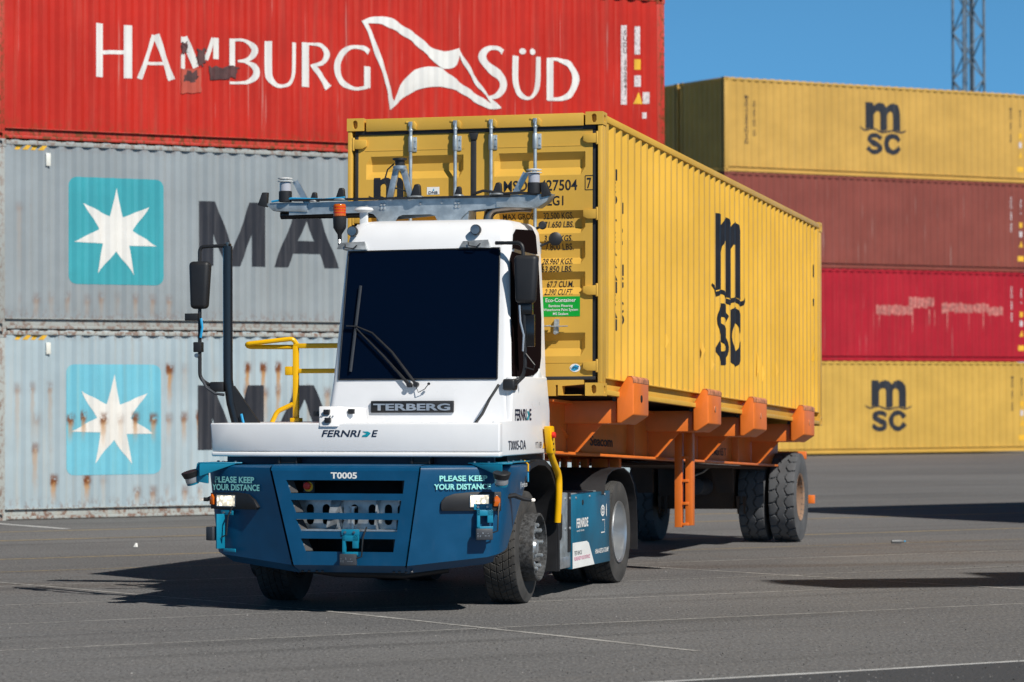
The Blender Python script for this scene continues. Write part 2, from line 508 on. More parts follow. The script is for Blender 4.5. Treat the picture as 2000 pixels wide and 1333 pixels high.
def casting(m, x0, x1, y0, y1, z0, z1, holes):
    """corner casting block with real openings on the faces listed in holes"""
    c = ((x0 + x1) / 2, (y0 + y1) / 2, (z0 + z1) / 2); h = ((x1 - x0) / 2, (y1 - y0) / 2, (z1 - z0) / 2)
    faces = {'-x': (Vector((-1, 0, 0)), Vector((0, -1, 0)), h[0], h[1]), '+x': (Vector((1, 0, 0)), Vector((0, 1, 0)), h[0], h[1]),
             '-y': (Vector((0, -1, 0)), Vector((1, 0, 0)), h[1], h[0]), '+y': (Vector((0, 1, 0)), Vector((-1, 0, 0)), h[1], h[0])}
    for k, (nn, xx, dn, dx) in faces.items():
        o = Vector(c) + nn * dn; z = Vector((0, 0, 1)); fr = Fr(o, xx, z)
        if k in holes:
            n = 16; inn = []; out = []
            for i in range(n):
                a = 2 * math.pi * (i + .5) / n; ca, sa = math.cos(a), math.sin(a)
                hx, hz = (.030, .022) if k in ('-y', '+y') else (.024, .026)
                px, pz = hx * ca, hz * sa + (.014 if sa > 0 else -.014)
                inn.append((px, pz)); sc = min(dx / abs(ca), h[2] / abs(sa)); out.append((ca * sc, sa * sc))
            corners = [(dx, h[2]), (-dx, h[2]), (-dx, -h[2]), (dx, -h[2])]
            vs = [fr.p(a, b, 0) for a, b in out] + [fr.p(a, b, 0) for a, b in inn] + [fr.p(a, b, -.045) for a, b in inn]
            fs = [(i, (i + 1) % n, n + (i + 1) % n, n + i) for i in range(n)] + [(n + i, n + (i + 1) % n, 2 * n + (i + 1) % n, 2 * n + i) for i in range(n)] + [tuple(range(2 * n, 3 * n))]
            m.add(vs, fs)
            for (ax, az) in corners:      # fill the corner triangles
                q = sorted(range(n), key=lambda i: (out[i][0] - ax) ** 2 + (out[i][1] - az) ** 2)[:2]
                m.add([fr.p(ax, az, 0), fr.p(*out[q[0]], 0), fr.p(*out[q[1]], 0)], [(0, 1, 2)])
        else:
            m.add([fr.p(-dx, -h[2]), fr.p(dx, -h[2]), fr.p(dx, h[2]), fr.p(-dx, h[2])], [(0, 1, 2, 3)])
    m.add([(x0, y0, z1), (x1, y0, z1), (x1, y1, z1), (x0, y1, z1)], [(0, 1, 2, 3)])
    m.add([(x0, y0, z0), (x1, y0, z0), (x1, y1, z0), (x0, y1, z0)], [(0, 3, 2, 1)])

def container(M, paint, H=2.896, L=12.192, doors=False, name='shipping_container', frame=None, bumps=True):
    """x along the length, y into the depth (front long side at y = 0), z up; door end or blank end at x = 0"""
    frame = frame or paint
    root = empty(name, M)
    fs = Fr((0, 0, 0), (1, 0, 0)); fb = Fr((0, W_C, 0), (-1, 0, 0)); fe = Fr((L, 0, 0), (0, 1, 0)); f0 = Fr((0, W_C, 0), (0, -1, 0))
    PW = .16
    prof = corr_profile(PW, L - PW)
    zb, zt = .165, H - .075
    corr_panel(prof, zb, zt, fs, .010).build('side_wall', paint, root, smooth=0, recalc=False)
    pb = corr_profile(-(L - PW), -PW)
    corr_panel(pb, zb, zt, fb, .010).build('side_wall', paint, root, smooth=0, recalc=False)
    corr_panel(corr_profile(PW, W_C - PW, .045), .16, H - .1, fe, .015).build('end_wall', paint, root, smooth=0, recalc=False)
    if not doors:
        corr_panel(corr_profile(PW, W_C - PW, .045), .16, H - .1, f0, .015).build('end_wall', paint, root, smooth=0, recalc=False)
    # rails
    m = MB()
    for y0, y1 in ((0, .06), (W_C - .06, W_C)): m.box(PW + .02, L - PW - .02, y0, y1, H - .082, H - .018)
    for x0, x1 in ((.01, .07), (L - .07, L - .01)):
        if x0 < 1 and doors: m.box(0.004, .09, .18, W_C - .18, H - .125, H - .008)
        else: m.box(x0, x1, .16, W_C - .16, H - .11, H - .01)
    m.build('top_rail', frame, root, bev=.006)
    m = MB()
    for sg, y in ((1, 0), (-1, W_C)):
        a = lambda v: y + sg * v
        lo = lambda p, q: (min(a(p), a(q)), max(a(p), a(q)))
        m.box(PW + .02, L - PW - .02, *lo(0.0, .06), .012, .058)            # lower lip
        m.box(PW + .02, L - PW - .02, *lo(.052, .062), .058, .160)         # recessed web
        m.box(PW + .02, L - PW - .02, *lo(.006, .06), .160, .172)          # upper lip
    m.box(L - .07, L - .01, .16, W_C - .16, .01, .15)
    if not doors: m.box(.01, .07, .16, W_C - .16, .01, .15)
    m.build('bottom_rail', frame, root, bev=.004)
    m = MB(); m.box(.08, L - .08, .06, W_C - .06, .10, .16); m.build('floor_panel', darkbrown, root)
    # roof with pressed ribs showing over the rail
    m = MB(); m.box(.07, L - .07, .05, W_C - .05, H - .05, H - .016)
    if bumps:
        n = int((L - .5) / .30)
        for i in range(n):
            x = .25 + i * .30
            m.hexa([(x, .012, H - .02), (x + .17, .012, H - .02), (x + .17, W_C - .012, H - .02), (x, W_C - .012, H - .02),
                    (x + .04, .03, H + .002), (x + .13, .03, H + .002), (x + .13, W_C - .03, H + .002), (x + .04, W_C - .03, H + .002)])
    m.build('roof', paint, root, smooth=0)
    # posts and castings
    for (x0, x1, y0, y1) in ((0.006, PW, .004, .10), (0.006, PW, W_C - .10, W_C - .004), (L - PW, L - .006, .004, .10), (L - PW, L - .006, W_C - .10, W_C - .004)):
        m = MB(); m.box(x0, x1, y0, y1, .118, H - .118)
        if x0 < 1 and doors: m = MB().box(x0, .085, y0 if y0 < 1 else y1 - .040, y0 + .040 if y0 < 1 else y1, .118, H - .118).box(.085, PW, y0, y1, .118, H - .118)
        m.build('corner_post', frame, root, bev=.006)
    for x0, x1, hx in ((-.003, .175, '-x'), (L - .175, L + .003, '+x')):
        for y0, y1, hy in ((-.003, .159, '-y'), (W_C - .159, W_C + .003, '+y')):
            for z0, z1 in ((0, .118), (H - .118, H)):
                m = MB(); casting(m, x0, x1, y0, y1, z0, z1, (hx, hy)); m.build('corner_casting', frame, root, smooth=0)
    return root, fs, Wrap(prof, fs, .010)

# ---- lettering drawn as broad strokes, in photo-wall units traced as (x right, y down)
def mapper(ax, ay, bx, by, u0, z0, u1, z1):
    """tracing grid (ax, ay)->(u0, z0), (bx, by)->(u1, z1)"""
    kx, ky = (u1 - u0) / (bx - ax), (z1 - z0) / (by - ay)
    return (lambda x, y: (u0 + (x - ax) * kx, z0 + (y - ay) * ky)), abs(kx), abs(ky)

def smooth_line(P, k=5):
    if len(P) < 4: return P
    out = []
    A = np.array([P[0]] + list(P) + [P[-1]], float)
    for i in range(1, len(A) - 2):
        p0, p1, p2, p3 = A[i - 1:i + 3]
        for j in range(k):
            t = j / k; out.append(tuple(.5 * (2 * p1 + (p2 - p0) * t + (2 * p0 - 5 * p1 + 4 * p2 - p3) * t * t + (3 * p1 - p0 - 3 * p2 + p3) * t ** 3)))
    return out + [tuple(A[-2])]
def smooth_poly(P, k=4, ang=65):
    n = len(P); A = [np.array(p, float) for p in P]; corner = []
    for i in range(n):
        a, b = A[i] - A[i - 1], A[(i + 1) % n] - A[i]
        cosv = a.dot(b) / (np.linalg.norm(a) * np.linalg.norm(b)); corner.append(math.degrees(math.acos(max(-1, min(1, cosv)))) > ang)
    out = []
    for i in range(n):
        p1, p2 = A[i], A[(i + 1) % n]; p0 = p1 if corner[i] else A[i - 1]; p3 = p2 if corner[(i + 1) % n] else A[(i + 2) % n]
        for j in range(k):
            t = j / k; out.append(tuple(.5 * (2 * p1 + (p2 - p0) * t + (2 * p0 - 5 * p1 + 4 * p2 - p3) * t * t + (3 * p1 - p0 - 3 * p2 + p3) * t ** 3)))
    return out

def wave_logo(parent, name, fr, u, z, unit, mat, wrap, asp=1.0):
    """the broad letter m over a wave line with two letters beneath"""
    m = MB(); k = [0]
    def P(poly):
        k[0] += 1; m.flat([(u + a * unit * asp, z + b * unit) for a, b in poly], fr, .003 + k[0] * .0003)
    def Sx(pts):
        k[0] += 1; m.stroke([(u + a * unit * asp, z + b * unit, c_ * unit) for a, b, c_ in smooth_line(pts)], fr, .003 + k[0] * .0003)
    P([(-1.03, .04), (-.8, .10), (-.55, .02), (-.55, 1.45), (-.6, 1.64), (-1.03, 1.64)])
    P([(-.60, 1.38), (-.45, 1.56), (-.2, 1.66), (.02, 1.6), (.2, 1.4), (.25, 1.1), (.25, .9), (-.16, .9), (-.18, 1.05), (-.27, 1.15), (-.4, 1.13), (-.52, 1.0), (-.57, .8)])
    P([(-.16, -.02), (.05, -.04), (.25, .04), (.25, 1.0), (-.16, 1.0)])
    P([(.2, 1.38), (.35, 1.56), (.6, 1.66), (.85, 1.56), (1.0, 1.3), (1.04, 1.0), (1.04, .8), (.6, .8), (.58, 1.02), (.48, 1.14), (.36, 1.12), (.28, 1.0), (.24, .8)])
    P([(.60, .06), (.8, .02), (1.04, -.02), (1.04, .95), (.60, .95)])
    Sx([(-1.37, .15, .05), (-1.2, .0, .10), (-1.0, -.03, .10), (-.75, .05, .09), (-.5, .05, .09), (-.25, -.06, .1), (0, -.12, .11), (.3, -.06, .1), (.6, .0, .09), (.85, -.07, .1), (1.05, -.09, .1), (1.25, -.02, .09), (1.38, .08, .04)])
    Sx([(-.12, -.52, .26), (-.30, -.37, .28), (-.55, -.32, .28), (-.78, -.42, .30), (-.80, -.62, .32), (-.52, -.80, .36), (-.24, -.95, .32), (-.2, -1.15, .31), (-.42, -1.30, .29), (-.7, -1.28, .28), (-.94, -1.06, .28)])
    Sx([(.96, -.62, .32), (.80, -.40, .30), (.55, -.32, .30), (.28, -.46, .34), (.17, -.80, .37), (.28, -1.14, .34), (.55, -1.30, .30), (.80, -1.20, .30), (.98, -.98, .33)])
    return m.build(name, mat, parent, smooth=0, recalc=False, wrap=wrap(u - 1.4 * unit * asp, u + 1.4 * unit * asp))

def star_square(parent, fr, u0, z0, u1, z1, sq, st, wrap):
    rr = .13; pts = []
    for cx, cy, a0 in ((u1 - rr, z1 - rr, 0), (u0 + rr, z1 - rr, 90), (u0 + rr, z0 + rr, 180), (u1 - rr, z0 + rr, 270)):
        for i in range(6): a = R(a0 + i * 18); pts.append((cx + rr * math.cos(a), cy + rr * math.sin(a)))
    MB().flat(pts, fr, .003).build('logo_square', sq, parent, smooth=0, recalc=False, wrap=wrap(u0, u1))
    tr_ = [(653, 330), (688, 498), (838, 435), (742, 572), (878, 658), (720, 658), (752, 825), (650, 690), (545, 818), (578, 648), (415, 643), (555, 568), (468, 422), (612, 495)]
    f, _, _ = mapper(388, 277, 915, 880, u0, z1, u1, z0)
    MB().flat([f(*p) for p in tr_], fr, .006).build('logo_star', st, parent, smooth=0, recalc=False, wrap=wrap(u0, u1))

SMALL = []
def placards(parent, fr, wrap, marks):
    """small square and triangular stickers: (u, z, w, h, material, kind)"""
    for (u, z, w_, h_, mt, kd) in marks:
        if kd == 't': poly = [(u, z), (u + w_, z), (u + w_ / 2, z + h_)]
        else: poly = [(u, z), (u + w_, z), (u + w_, z + h_), (u, z + h_)]
        MB().flat(poly, fr, .004).build('warning_sticker' if kd == 't' else 'sticker', mt, parent, smooth=0, recalc=False, wrap=wrap(u, u + w_))

# ---------------------------------------------------------------- left stack
LM = lambda z: Matrix.Translation((-7.82238, 48.28468, z)) @ Matrix.Rotation(TH, 4, 'Z')
red = container_paint('faded_red_paint', (.50, .024, .014), (.50, .12, .085), .40, .05, pale=.22, edge=.5)
grey_a = container_paint('pale_grey_paint', (.290, .328, .352), (.36, .355, .335), .35, .05, rows=((1.9, .2, .6, 1.5, .45), (.5, .4, 3.0, .4, .3)), edge=.40)
grey_b = container_paint('rusty_grey_paint', (.385, .475, .525), (.48, .455, .40), .5, .10,
                         rows=((2.32, 2.7, 5.0, .75, 1.0), (1.55, .55, 3.9, .55, .95), (.62, .6, 2.2, .45, 1.0), (2.0, .2, 1.0, 1.2, .35), (1.95, 4.0, 8.0, .9, .5), (1.1, .4, 1.0, .9, .6), (.42, 2.2, 8, .3, .5)), edge=.55)
rustframe_r = container_paint('rusty_red_frame', (.50, .045, .03), (.36, .2, .13), .6, .5, edge=1.0)
rustframe_a = container_paint('rusty_grey_frame', (.35, .37, .36), (.4, .37, .32), .5, .18, edge=.55)
rustframe_b = container_paint('rust_eaten_frame', (.40, .43, .42), (.40, .31, .22), .6, .30, edge=.75)
pale_ink = container_paint('chalky_white_lettering', (.74, .73, .70), (.70, .55, .42), .22, .0)
black_ink = container_paint('weathered_black_lettering', (.030, .033, .043), (.10, .10, .11), .6, .0)
aqua_a = container_paint('teal_square_paint', (.055, .36, .42), (.10, .42, .50), .5, .0)
aqua_b = container_paint('pale_blue_square_paint', (.17, .50, .63), (.30, .50, .48), .5, .12, rows=((1.55, .55, 3.9, .45, .9),))
star_b = container_paint('stained_star_paint', (.74, .73, .70), (.70, .62, .52), .4, .0, rows=((1.55, .55, 3.9, .55, .9),))
brownpatch = plain('primer_patch', (.085, .035, .035), .7, var=.3, scale=8)
fadepatch = plain('faded_repair_patch', (.46, .075, .045), .6, var=.1)
stencil_w = plain('stencil_white', (.62, .56, .56), .5, var=.3, scale=30)
stk_y = plain('yellow_sticker', (.78, .44, .03), .5, var=.1)

c_red, fsr, wrr = container(LM(5.792), red, frame=rustframe_r)
tag(c_red, 'faded red container with large white lettering, topmost of the stack behind the tractor', 'container')
c_gu, fsu, wru = container(LM(2.896), grey_a, frame=rustframe_a)
tag(c_gu, 'grey container with teal star square, in the middle of the stack under the red one', 'container')
c_gl, fsl, wrl = container(LM(0), grey_b, frame=rustframe_b)
tag(c_gl, 'rust streaked pale grey container with sky blue star square, standing on the ground', 'container')
# the large white name on the red container (local z = height above its own base)
f1, kx, ky = mapper(537, 430, 3234.3, 541.4, 1.66, 1.015, 10.46, 1.105)
# the tracing is a perspective one: undo the slope and the shrink towards the right
def fx(x, y):
    """trace coordinates (photo pixels / .35) -> wall"""
    px, py = x * .35, y * .35
    d = (Vector(((px - 1000) / F_PX, 0, 0)) + Vector((0, 1, 0)))
    a = (px - 1000) / F_PX; b = (666.5 - py) / F_PX
    D = fw + r2 * a + u2 * b
    nrm = Vector((math.sin(TH), -math.cos(TH), 0)); O = Vector((-7.82238, 48.28468, 0)); C0 = Vector((0, 0, CAM_H))
    t = (O - C0).dot(nrm) / D.dot(nrm); P = C0 + D * t - O
    return (P.x * cu_ + P.y * su_, P.z - 5.792)
def wkx(x): return .35 * .0092 * (.93 + .12 * x / 3300)
STROKES = [
 [(559, 130, 45), (559, 430, 45)], [(718, 142, 50), (718, 438, 50)], [(580, 292, 22), (695, 292, 22)],
 [(866, 196, 26), (783, 441, 27)], [(874, 193, 36), (962, 447, 38)], [(822, 354, 17), (915, 356, 17)],
 [(1027, 205, 30), (1027, 240, 28)], [(1026, 302, 27), (1026, 384, 27)], [(1034, 206, 36), (1096, 378, 42)], [(1152, 335, 24), (1192, 214, 26)], [(1210, 211, 36), (1210, 330, 36)],
 [(1301, 216, 36), (1301, 372, 36)],
 [(1290, 224, 15), (1345, 224, 15), (1390, 236, 22), (1420, 265, 33), (1424, 290, 35), (1405, 322, 27), (1370, 338, 18), (1330, 342, 12)],
 [(1330, 342, 12), (1375, 346, 16), (1415, 365, 28), (1434, 398, 38), (1425, 432, 34), (1390, 457, 22), (1345, 463, 15), (1286, 462, 14)],
 [(1501, 230, 38), (1501, 390, 38), (1510, 440, 35), (1540, 472, 27), (1580, 481, 18), (1617, 467, 20), (1638, 430, 24), (1645, 370, 25), (1646, 237, 25)],
 [(1708, 238, 48), (1708, 486, 48)], [(1690, 246, 14), (1750, 246, 14), (1795, 256, 24), (1826, 288, 34), (1826, 320, 34), (1800, 352, 25), (1740, 368, 13)], [(1752, 366, 24), (1838, 492, 40)],
]
def z2(p): return [((a + 650 / .35), b, c_) for a, b, c_ in p]
STROKES += [z2(q) for q in (
 [(206, 292, 34), (170, 268, 24), (120, 262, 19), (75, 280, 28), (36, 335, 42), (29, 390, 44), (44, 440, 38), (85, 482, 26), (140, 496, 17), (195, 486, 20)], [(196, 372, 44), (196, 492, 44)],
 [(955, 292, 34), (925, 272, 22), (885, 268, 24), (848, 290, 40), (838, 322, 44), (858, 358, 46), (900, 395, 48), (942, 432, 50), (956, 472, 48), (945, 508, 42), (912, 538, 26), (880, 545, 16)],
 [(1024, 312, 42), (1022, 430, 42), (1033, 495, 38), (1065, 541, 24), (1100, 549, 15), (1132, 524, 20), (1147, 460, 24), (1150, 318, 22)],
 [(1063, 270, 6), (1063, 277, 26), (1063, 287, 33), (1063, 297, 26), (1063, 304, 6)], [(1120, 271, 6), (1120, 278, 28), (1120, 289, 36), (1120, 300, 28), (1120, 307, 6)],
 [(1216, 324, 34), (1216, 560, 34)], [(1205, 331, 15), (1262, 334, 18), (1318, 358, 32), (1354, 412, 42), (1357, 462, 43), (1330, 522, 36), (1282, 551, 22), (1206, 555, 14)])]
mm = MB()
for i, st in enumerate(STROKES):
    pts = []; st = smooth_line(st)
    for (x, y, wd) in st:
        a = fx(x, y); b = fx(x + 20, y); pts.append((a[0], a[1], wd * abs(b[0] - a[0]) / 20 * (.93)))
    mm.stroke(pts, fsr, .003 + i * .0002)
mm.build('lettering', pale_ink, c_red, smooth=0, recalc=False, wrap=wrr(1.5, 10.7))
FLAG = [
 [(163, 118), (185, 112), (222, 170), (262, 290), (300, 390), (325, 480), (335, 545), (345, 580), (325, 615), (318, 560), (310, 500), (280, 410), (245, 320), (215, 220)],
 [(163, 118), (210, 97), (260, 93), (320, 97), (360, 120), (420, 160), (480, 200), (540, 255), (600, 283), (650, 285), (712, 268), (715, 300), (705, 340), (680, 375), (640, 385), (600, 375), (565, 340), (510, 290), (455, 240), (390, 195), (330, 160), (270, 135), (210, 130), (185, 135)],
 [(325, 615), (345, 560), (380, 480), (440, 405), (500, 378), (560, 372), (610, 382), (650, 410), (700, 450), (760, 495), (850, 555), (945, 605), (900, 610), (850, 600), (780, 560), (720, 520), (660, 495), (600, 485), (540, 487), (470, 505), (400, 545), (350, 590)],
 [(712, 268), (725, 300), (790, 410), (850, 505), (900, 560), (945, 605), (905, 590), (860, 540), (800, 470), (740, 370), (715, 310)]]
mm = MB()
for i, pl in enumerate(FLAG): mm.flat([fx(a + 650 / .35, b) for a, b in smooth_poly(pl)], fsr, .009 + i * .0006)
mm.build('flag_emblem', pale_ink, c_red, smooth=0, recalc=False, wrap=wrr(6, 9.5))
def patch(parent, fr, wrap, x0, y0, x1, y1, mat, t=.012, nm='paint_patch'):
    a, b, c_, d = fx(x0, y1), fx(x1, y1), fx(x1, y0), fx(x0, y0)
    poly = [a, b, c_, d]
    if mat is brownpatch or mat is fadepatch:
        rr_ = random.Random(int(x0)); poly = []; Q = [a, b, c_, d]
        for i in range(4):
            p, q_ = Q[i], Q[(i + 1) % 4]
            for k in range(6):
                t_ = k / 6; j = .035 if mat is brownpatch else .012; poly.append((p[0] + (q_[0] - p[0]) * t_ + rr_.uniform(-j, j), p[1] + (q_[1] - p[1]) * t_ + rr_.uniform(-j, j)))
    MB().flat(poly, fr, t).build(nm, mat, parent, smooth=0, recalc=False, wrap=wrap(a[0], b[0]))
patch(c_red, fsr, wrr, 1012, 384, 1128, 520, fadepatch, .0125)
patch(c_red, fsr, wrr, 1012, 240, 1050, 302, brownpatch, .0135)
patch(c_red, fsr, wrr, 1098, 276, 1146, 364, brownpatch, .0140)
patch(c_red, fsr, wrr, 1038, 398, 1106, 452, brownpatch, .0145)
patch(c_red, fsr, wrr, 1165, 370, 1332, 438, brownpatch, .0150)
q = 650 / .35
for (x0, y0, x1, y1, mt) in ((1612, 142, 1642, 585, stencil_w), (1688, 148, 1716, 305, stencil_w), (1687, 332, 1720, 390, stk_y), (1687, 422, 1722, 485, stencil_w), (1737, 514, 1770, 580, stencil_w), (1733, 628, 1758, 662, stencil_w)):
    patch(c_red, fsr, wrr, x0 + q, y0, x1 + q, y1, mt, .004, 'sticker')
a, b, c_ = fx(1683 + q, 580), fx(1735 + q, 582), fx(1707 + q, 515)
MB().flat([a, b, c_], fsr, .004).build('warning_sticker', stk_y, c_red, smooth=0, recalc=False, wrap=wrr(a[0], b[0]))
a = fx(1620 + q, 580)
text(c_red, 'lettering', 'S\nU\nD\nU\n\n3\n0\n2\n8\n4\n1', Fr((0, 0, 0), (1, 0, 0)), a[0] + .05, 2.20, .085, brownpatch, align='CENTER', t=.007, line=.86, bold=.01, wrap=wrr(a[0] - .05, a[0] + .2))
# star squares and black name
star_square(c_gu, fsu, 1.215, 3.602 - 2.896, 2.795, 5.251 - 2.896, aqua_a, pale_ink, wru)
star_square(c_gl, fsl, 1.171, .666, 2.748, 2.368, aqua_b, star_b, wrl)
def broad_name(parent, fr, wrap, dz, dx=0.0, cut=False):
    m = MB(); z0, z1 = 3.925 - 2.896 + dz, 4.94 - 2.896 + dz; H_ = z1 - z0
    def P(i, poly): m.flat([(dx + a, z0 + b * H_) for a, b in poly], fr, .003 + i * .0004)
    x = 3.42; w_ = 1.16
    P(0, [(x, 0), (x + .24, 0), (x + .24, 1), (x, 1)])
    P(1, [(x + w_ - .24, 0), (x + w_, 0), (x + w_, 1), (x + w_ - .24, 1)])
    P(2, [(x + .02, 1), (x + .28, 1), (x + w_ / 2 + .10, 0), (x + w_ / 2 - .12, 0)])
    P(3, [(x + w_ - .28, 1), (x + w_ - .02, 1), (x + w_ / 2 + .12, 0), (x + w_ / 2 - .10, 0)])
    m.build('lettering', black_ink, parent, smooth=0, recalc=False, wrap=wrap(3.3 + dx, 4.7 + dx)); m = MB()
    x = 4.72; w_ = 1.17
    if cut: P(4, [(x + .10, .30), (x + .36, .30), (x + .66, 1), (x + .42, 1)])
    else: P(4, [(x, 0), (x + .25, 0), (x + .70, 1), (x + .44, 1)])
    P(5, [(x + w_ - .25, 0), (x + w_, 0), (x + w_ - .42, 1), (x + w_ - .70, 1)])
    if not cut: P(6, [(x + .25, .22), (x + w_ - .25, .22), (x + w_ - .32, .42), (x + .32, .42)])
    m.build('lettering', black_ink, parent, smooth=0, recalc=False, wrap=wrap(4.6 + dx, 6.0 + dx))
    text(parent, 'lettering', 'ERSK', fr, 6.08 + dx, z0, H_, black_ink, width=3.9, bold=.035, wrap=wrap(6, 10.2))
broad_name(c_gu, fsu, wru, 0)
broad_name(c_gl, fsl, wrl, .0 + (1.042 - (3.917 - 2.896)) - .02, -.03, True)
hz = MB(); hz2 = MB()
for k in range(4):
    hz.flat([(.32 + k * .13, .0), (.40 + k * .13, .0), (.46 + k * .13, .07), (.38 + k * .13, .07)], Fr((0, 0, 2.74), (1, 0, 0)), .004)
for pr, wr in ((c_gu, wru), (c_gl, wrl)):
    hz.build('hazard_stripes', stk_y, pr, smooth=0, recalc=False, wrap=wr(.3, .95))
MB().box(.82, .90, -.02, .012, 2.50, 2.70).build('vent', ivory, c_gu, bev=.01)
MB().box(.82, .90, -.02, .012, 2.52, 2.70).build('vent', ivory, c_gl, bev=.01)

# ---------------------------------------------------------------- right stack
RO = (6.51334, 97.38085)
RM = lambda z, du=0.0, dv=0.0: Matrix.Translation((RO[0] + cu_ * du - su_ * dv, RO[1] + su_ * du + cu_ * dv, z)) @ Matrix.Rotation(TH, 4, 'Z')
yel_a = container_paint('ochre_yellow_paint', (.56, .335, .080), (.56, .36, .12), .3, .0, edge=.2)
yel_b = container_paint('bright_ochre_paint', (.58, .36, .075), (.58, .38, .12), .3, .0, edge=.2)
brown = container_paint('brown_red_paint', (.235, .062, .047), (.28, .11, .09), .4, .04, pale=.25, edge=.3)
crim = container_paint('crimson_paint', (.39, .013, .026), (.44, .06, .06), .4, .0, pale=.15, edge=.3)
c_y0, f_, wr0 = container(RM(0.05), yel_b); tag(c_y0, 'yellow container with black wave logo, standing on the ground under the crimson one', 'container')
c_cr, f_, wrc = container(RM(2.946), crim); tag(c_cr, 'crimson container with scrubbed out pink name, second from the ground in the far right stack', 'container')
c_br, f_, wrb = container(RM(5.842), brown); tag(c_br, 'dull brown red container directly under the top yellow one in the far right stack', 'container')
c_y3, f_, wr3 = container(RM(8.738), yel_a); tag(c_y3, 'yellow container with black wave logo, topmost of the far right stack', 'container')
wave_logo(c_y3, 'logo', f_, 6.10, 10.233 - 8.738, .528, black_ink, wr3, 1.26)
wave_logo(c_y0, 'logo', f_, 6.25, 1.445, .522, black_ink, wr0, 1.27)
VT = dict(align='CENTER', line=.80, bold=.02)
text(c_y3, 'lettering', '\n'.join('MEDITERRANEAN'), f_, .84, 2.26, .105, ink, wrap=wr3(.7, 1.0), xs=1.5, **VT)
text(c_y3, 'lettering', '\n'.join('SHIPPING CO'), f_, 1.13, 2.12, .090, ink, wrap=wr3(1.0, 1.3), xs=1.5, **VT)
ghost = plain('scrubbed_name', (.46, .15, .13), .6, var=.4, scale=9)
rg = random.Random(3)
mm = MB()
zz = 1.66
for (u0, u1, dz) in ((5.78, 7.1, -.03), (7.1, 8.0, .22), (8.42, 10.3, .06), (10.3, 10.9, -.03)):
    x = u0
    while x < u1:
        w_ = rg.uniform(.10, .22); mm.flat([(x, zz + dz - rg.uniform(.10, .2)), (x + w_ * .9, zz + dz - rg.uniform(.10, .2)), (x + w_ * .9, zz + dz + rg.uniform(.1, .18)), (x, zz + dz + rg.uniform(.1, .18))], f_, .003); x += w_
for x in (5.9, 7.2, 7.9, 8.1, 8.6, 9.5, 10.1): mm.flat([(x, zz - rg.uniform(.5, .9)), (x + .03, zz - .4), (x + .04, zz), (x - .01, zz)], f_, .0045)
mm.build('scrubbed_lettering', ghost, c_cr, smooth=0, recalc=False, wrap=wrc(5.6, 11.1))
for cc, wr, ikm in ((c_y3, wr3, ink), (c_br, wrb, stencil_w), (c_cr, wrc, stencil_w), (c_y0, wr0, ink)):
    text(cc, 'lettering', '\n'.join('MSCU 481 220' if ikm is ink else 'TCLU 583 902'), f_, 11.28, 2.35, .085, ikm, wrap=wr(11.1, 11.45), **VT)
    text(cc, 'lettering', '\n'.join('MEDITER' if ikm is ink else '45G1 4'), f_, 11.66, 2.30, .075, ikm, wrap=wr(11.5, 11.8), **VT)
    placards(cc, f_, wr, ((11.60, 1.45, .16, .17, stk_y, 's'), (11.60, 1.15, .14, .18, stencil_w, 's'), (11.58, .82, .2, .2, stk_y, 't'), (11.55, .36, .26, .17, stk_y, 's')))
# second row behind and a stack outside the frame to the right
def generic(M, paint, label, group, src=[None]):
    if src[0] is None:
        o, _, _ = container(M, paint); src[0] = o
    else:
        o = copy_tree(src[0]); o.matrix_world = M
        for ch in o.children:
            if ch.data.materials and ch.name.split('.')[0] != 'floor_panel':
                ch.material_slots[0].link = 'OBJECT'; ch.material_slots[0].material = paint
    tag(o, label, 'container', group); return o
for i in range(4):
    generic(RM(.05 + i * 2.896, .02, 2.60), (yel_b, crim, brown, yel_a)[i], ('unlit yellow container on the ground, behind the far right stack', 'crimson container hidden behind the far right stack, second from the ground', 'brown container hidden behind the far right stack, third from the ground', 'shaded yellow container, top of the second row, seen just right of the red one')[i], 'containers in the second row')
for r_ in range(4):
    for i in range(3):
        generic(Matrix.Translation((9.45, 44.6, i * 2.896)) @ Matrix.Rotation(TH, 4, 'Z') @ Matrix.Translation((0, -W_C - r_ * 2.55, 0)), (brown, yel_b, crim)[(i + r_) % 3],
                'container in the block just outside the right edge that casts the broad dark shadow', 'containers outside the right edge')

# ---------------------------------------------------------------- lattice mast behind the right stack
mast_m = plain('mast_steel', (.13, .16, .185), .5, .4, var=.3)
mroot = empty('lattice_mast', Matrix.Translation((20.10, 140, 0)) @ Matrix.Rotation(R(20), 4, 'Z'))
tag(mroot, 'tall grey lattice mast rising behind the top yellow container into the sky', 'mast')
hw = .50
for sx, sy in ((-1, -1), (1, -1), (1, 1), (-1, 1)):
    MB().bar((sx * hw, sy * hw, 0), (sx * hw, sy * hw, 30), .085).build('leg', mast_m, mroot)
MB().bar((.25, .25, 0), (.25, .25, 30), .08).bar((-.05, .1, 0), (-.05, .1, 30), .06).build('cable_run', mast_m, mroot)
m = MB(); st = 1.05
cs = [(-hw, -hw), (hw, -hw), (hw, hw), (-hw, hw)]
for k in range(int(30 / st)):
    for e in range(4):
        a, b = cs[e], cs[(e + 1) % 4]
        if (k + e) % 2: a, b = b, a
        m.bar((a[0], a[1], k * st), (b[0], b[1], (k + 1) * st), .045)
m.build('bracing', mast_m, mroot)

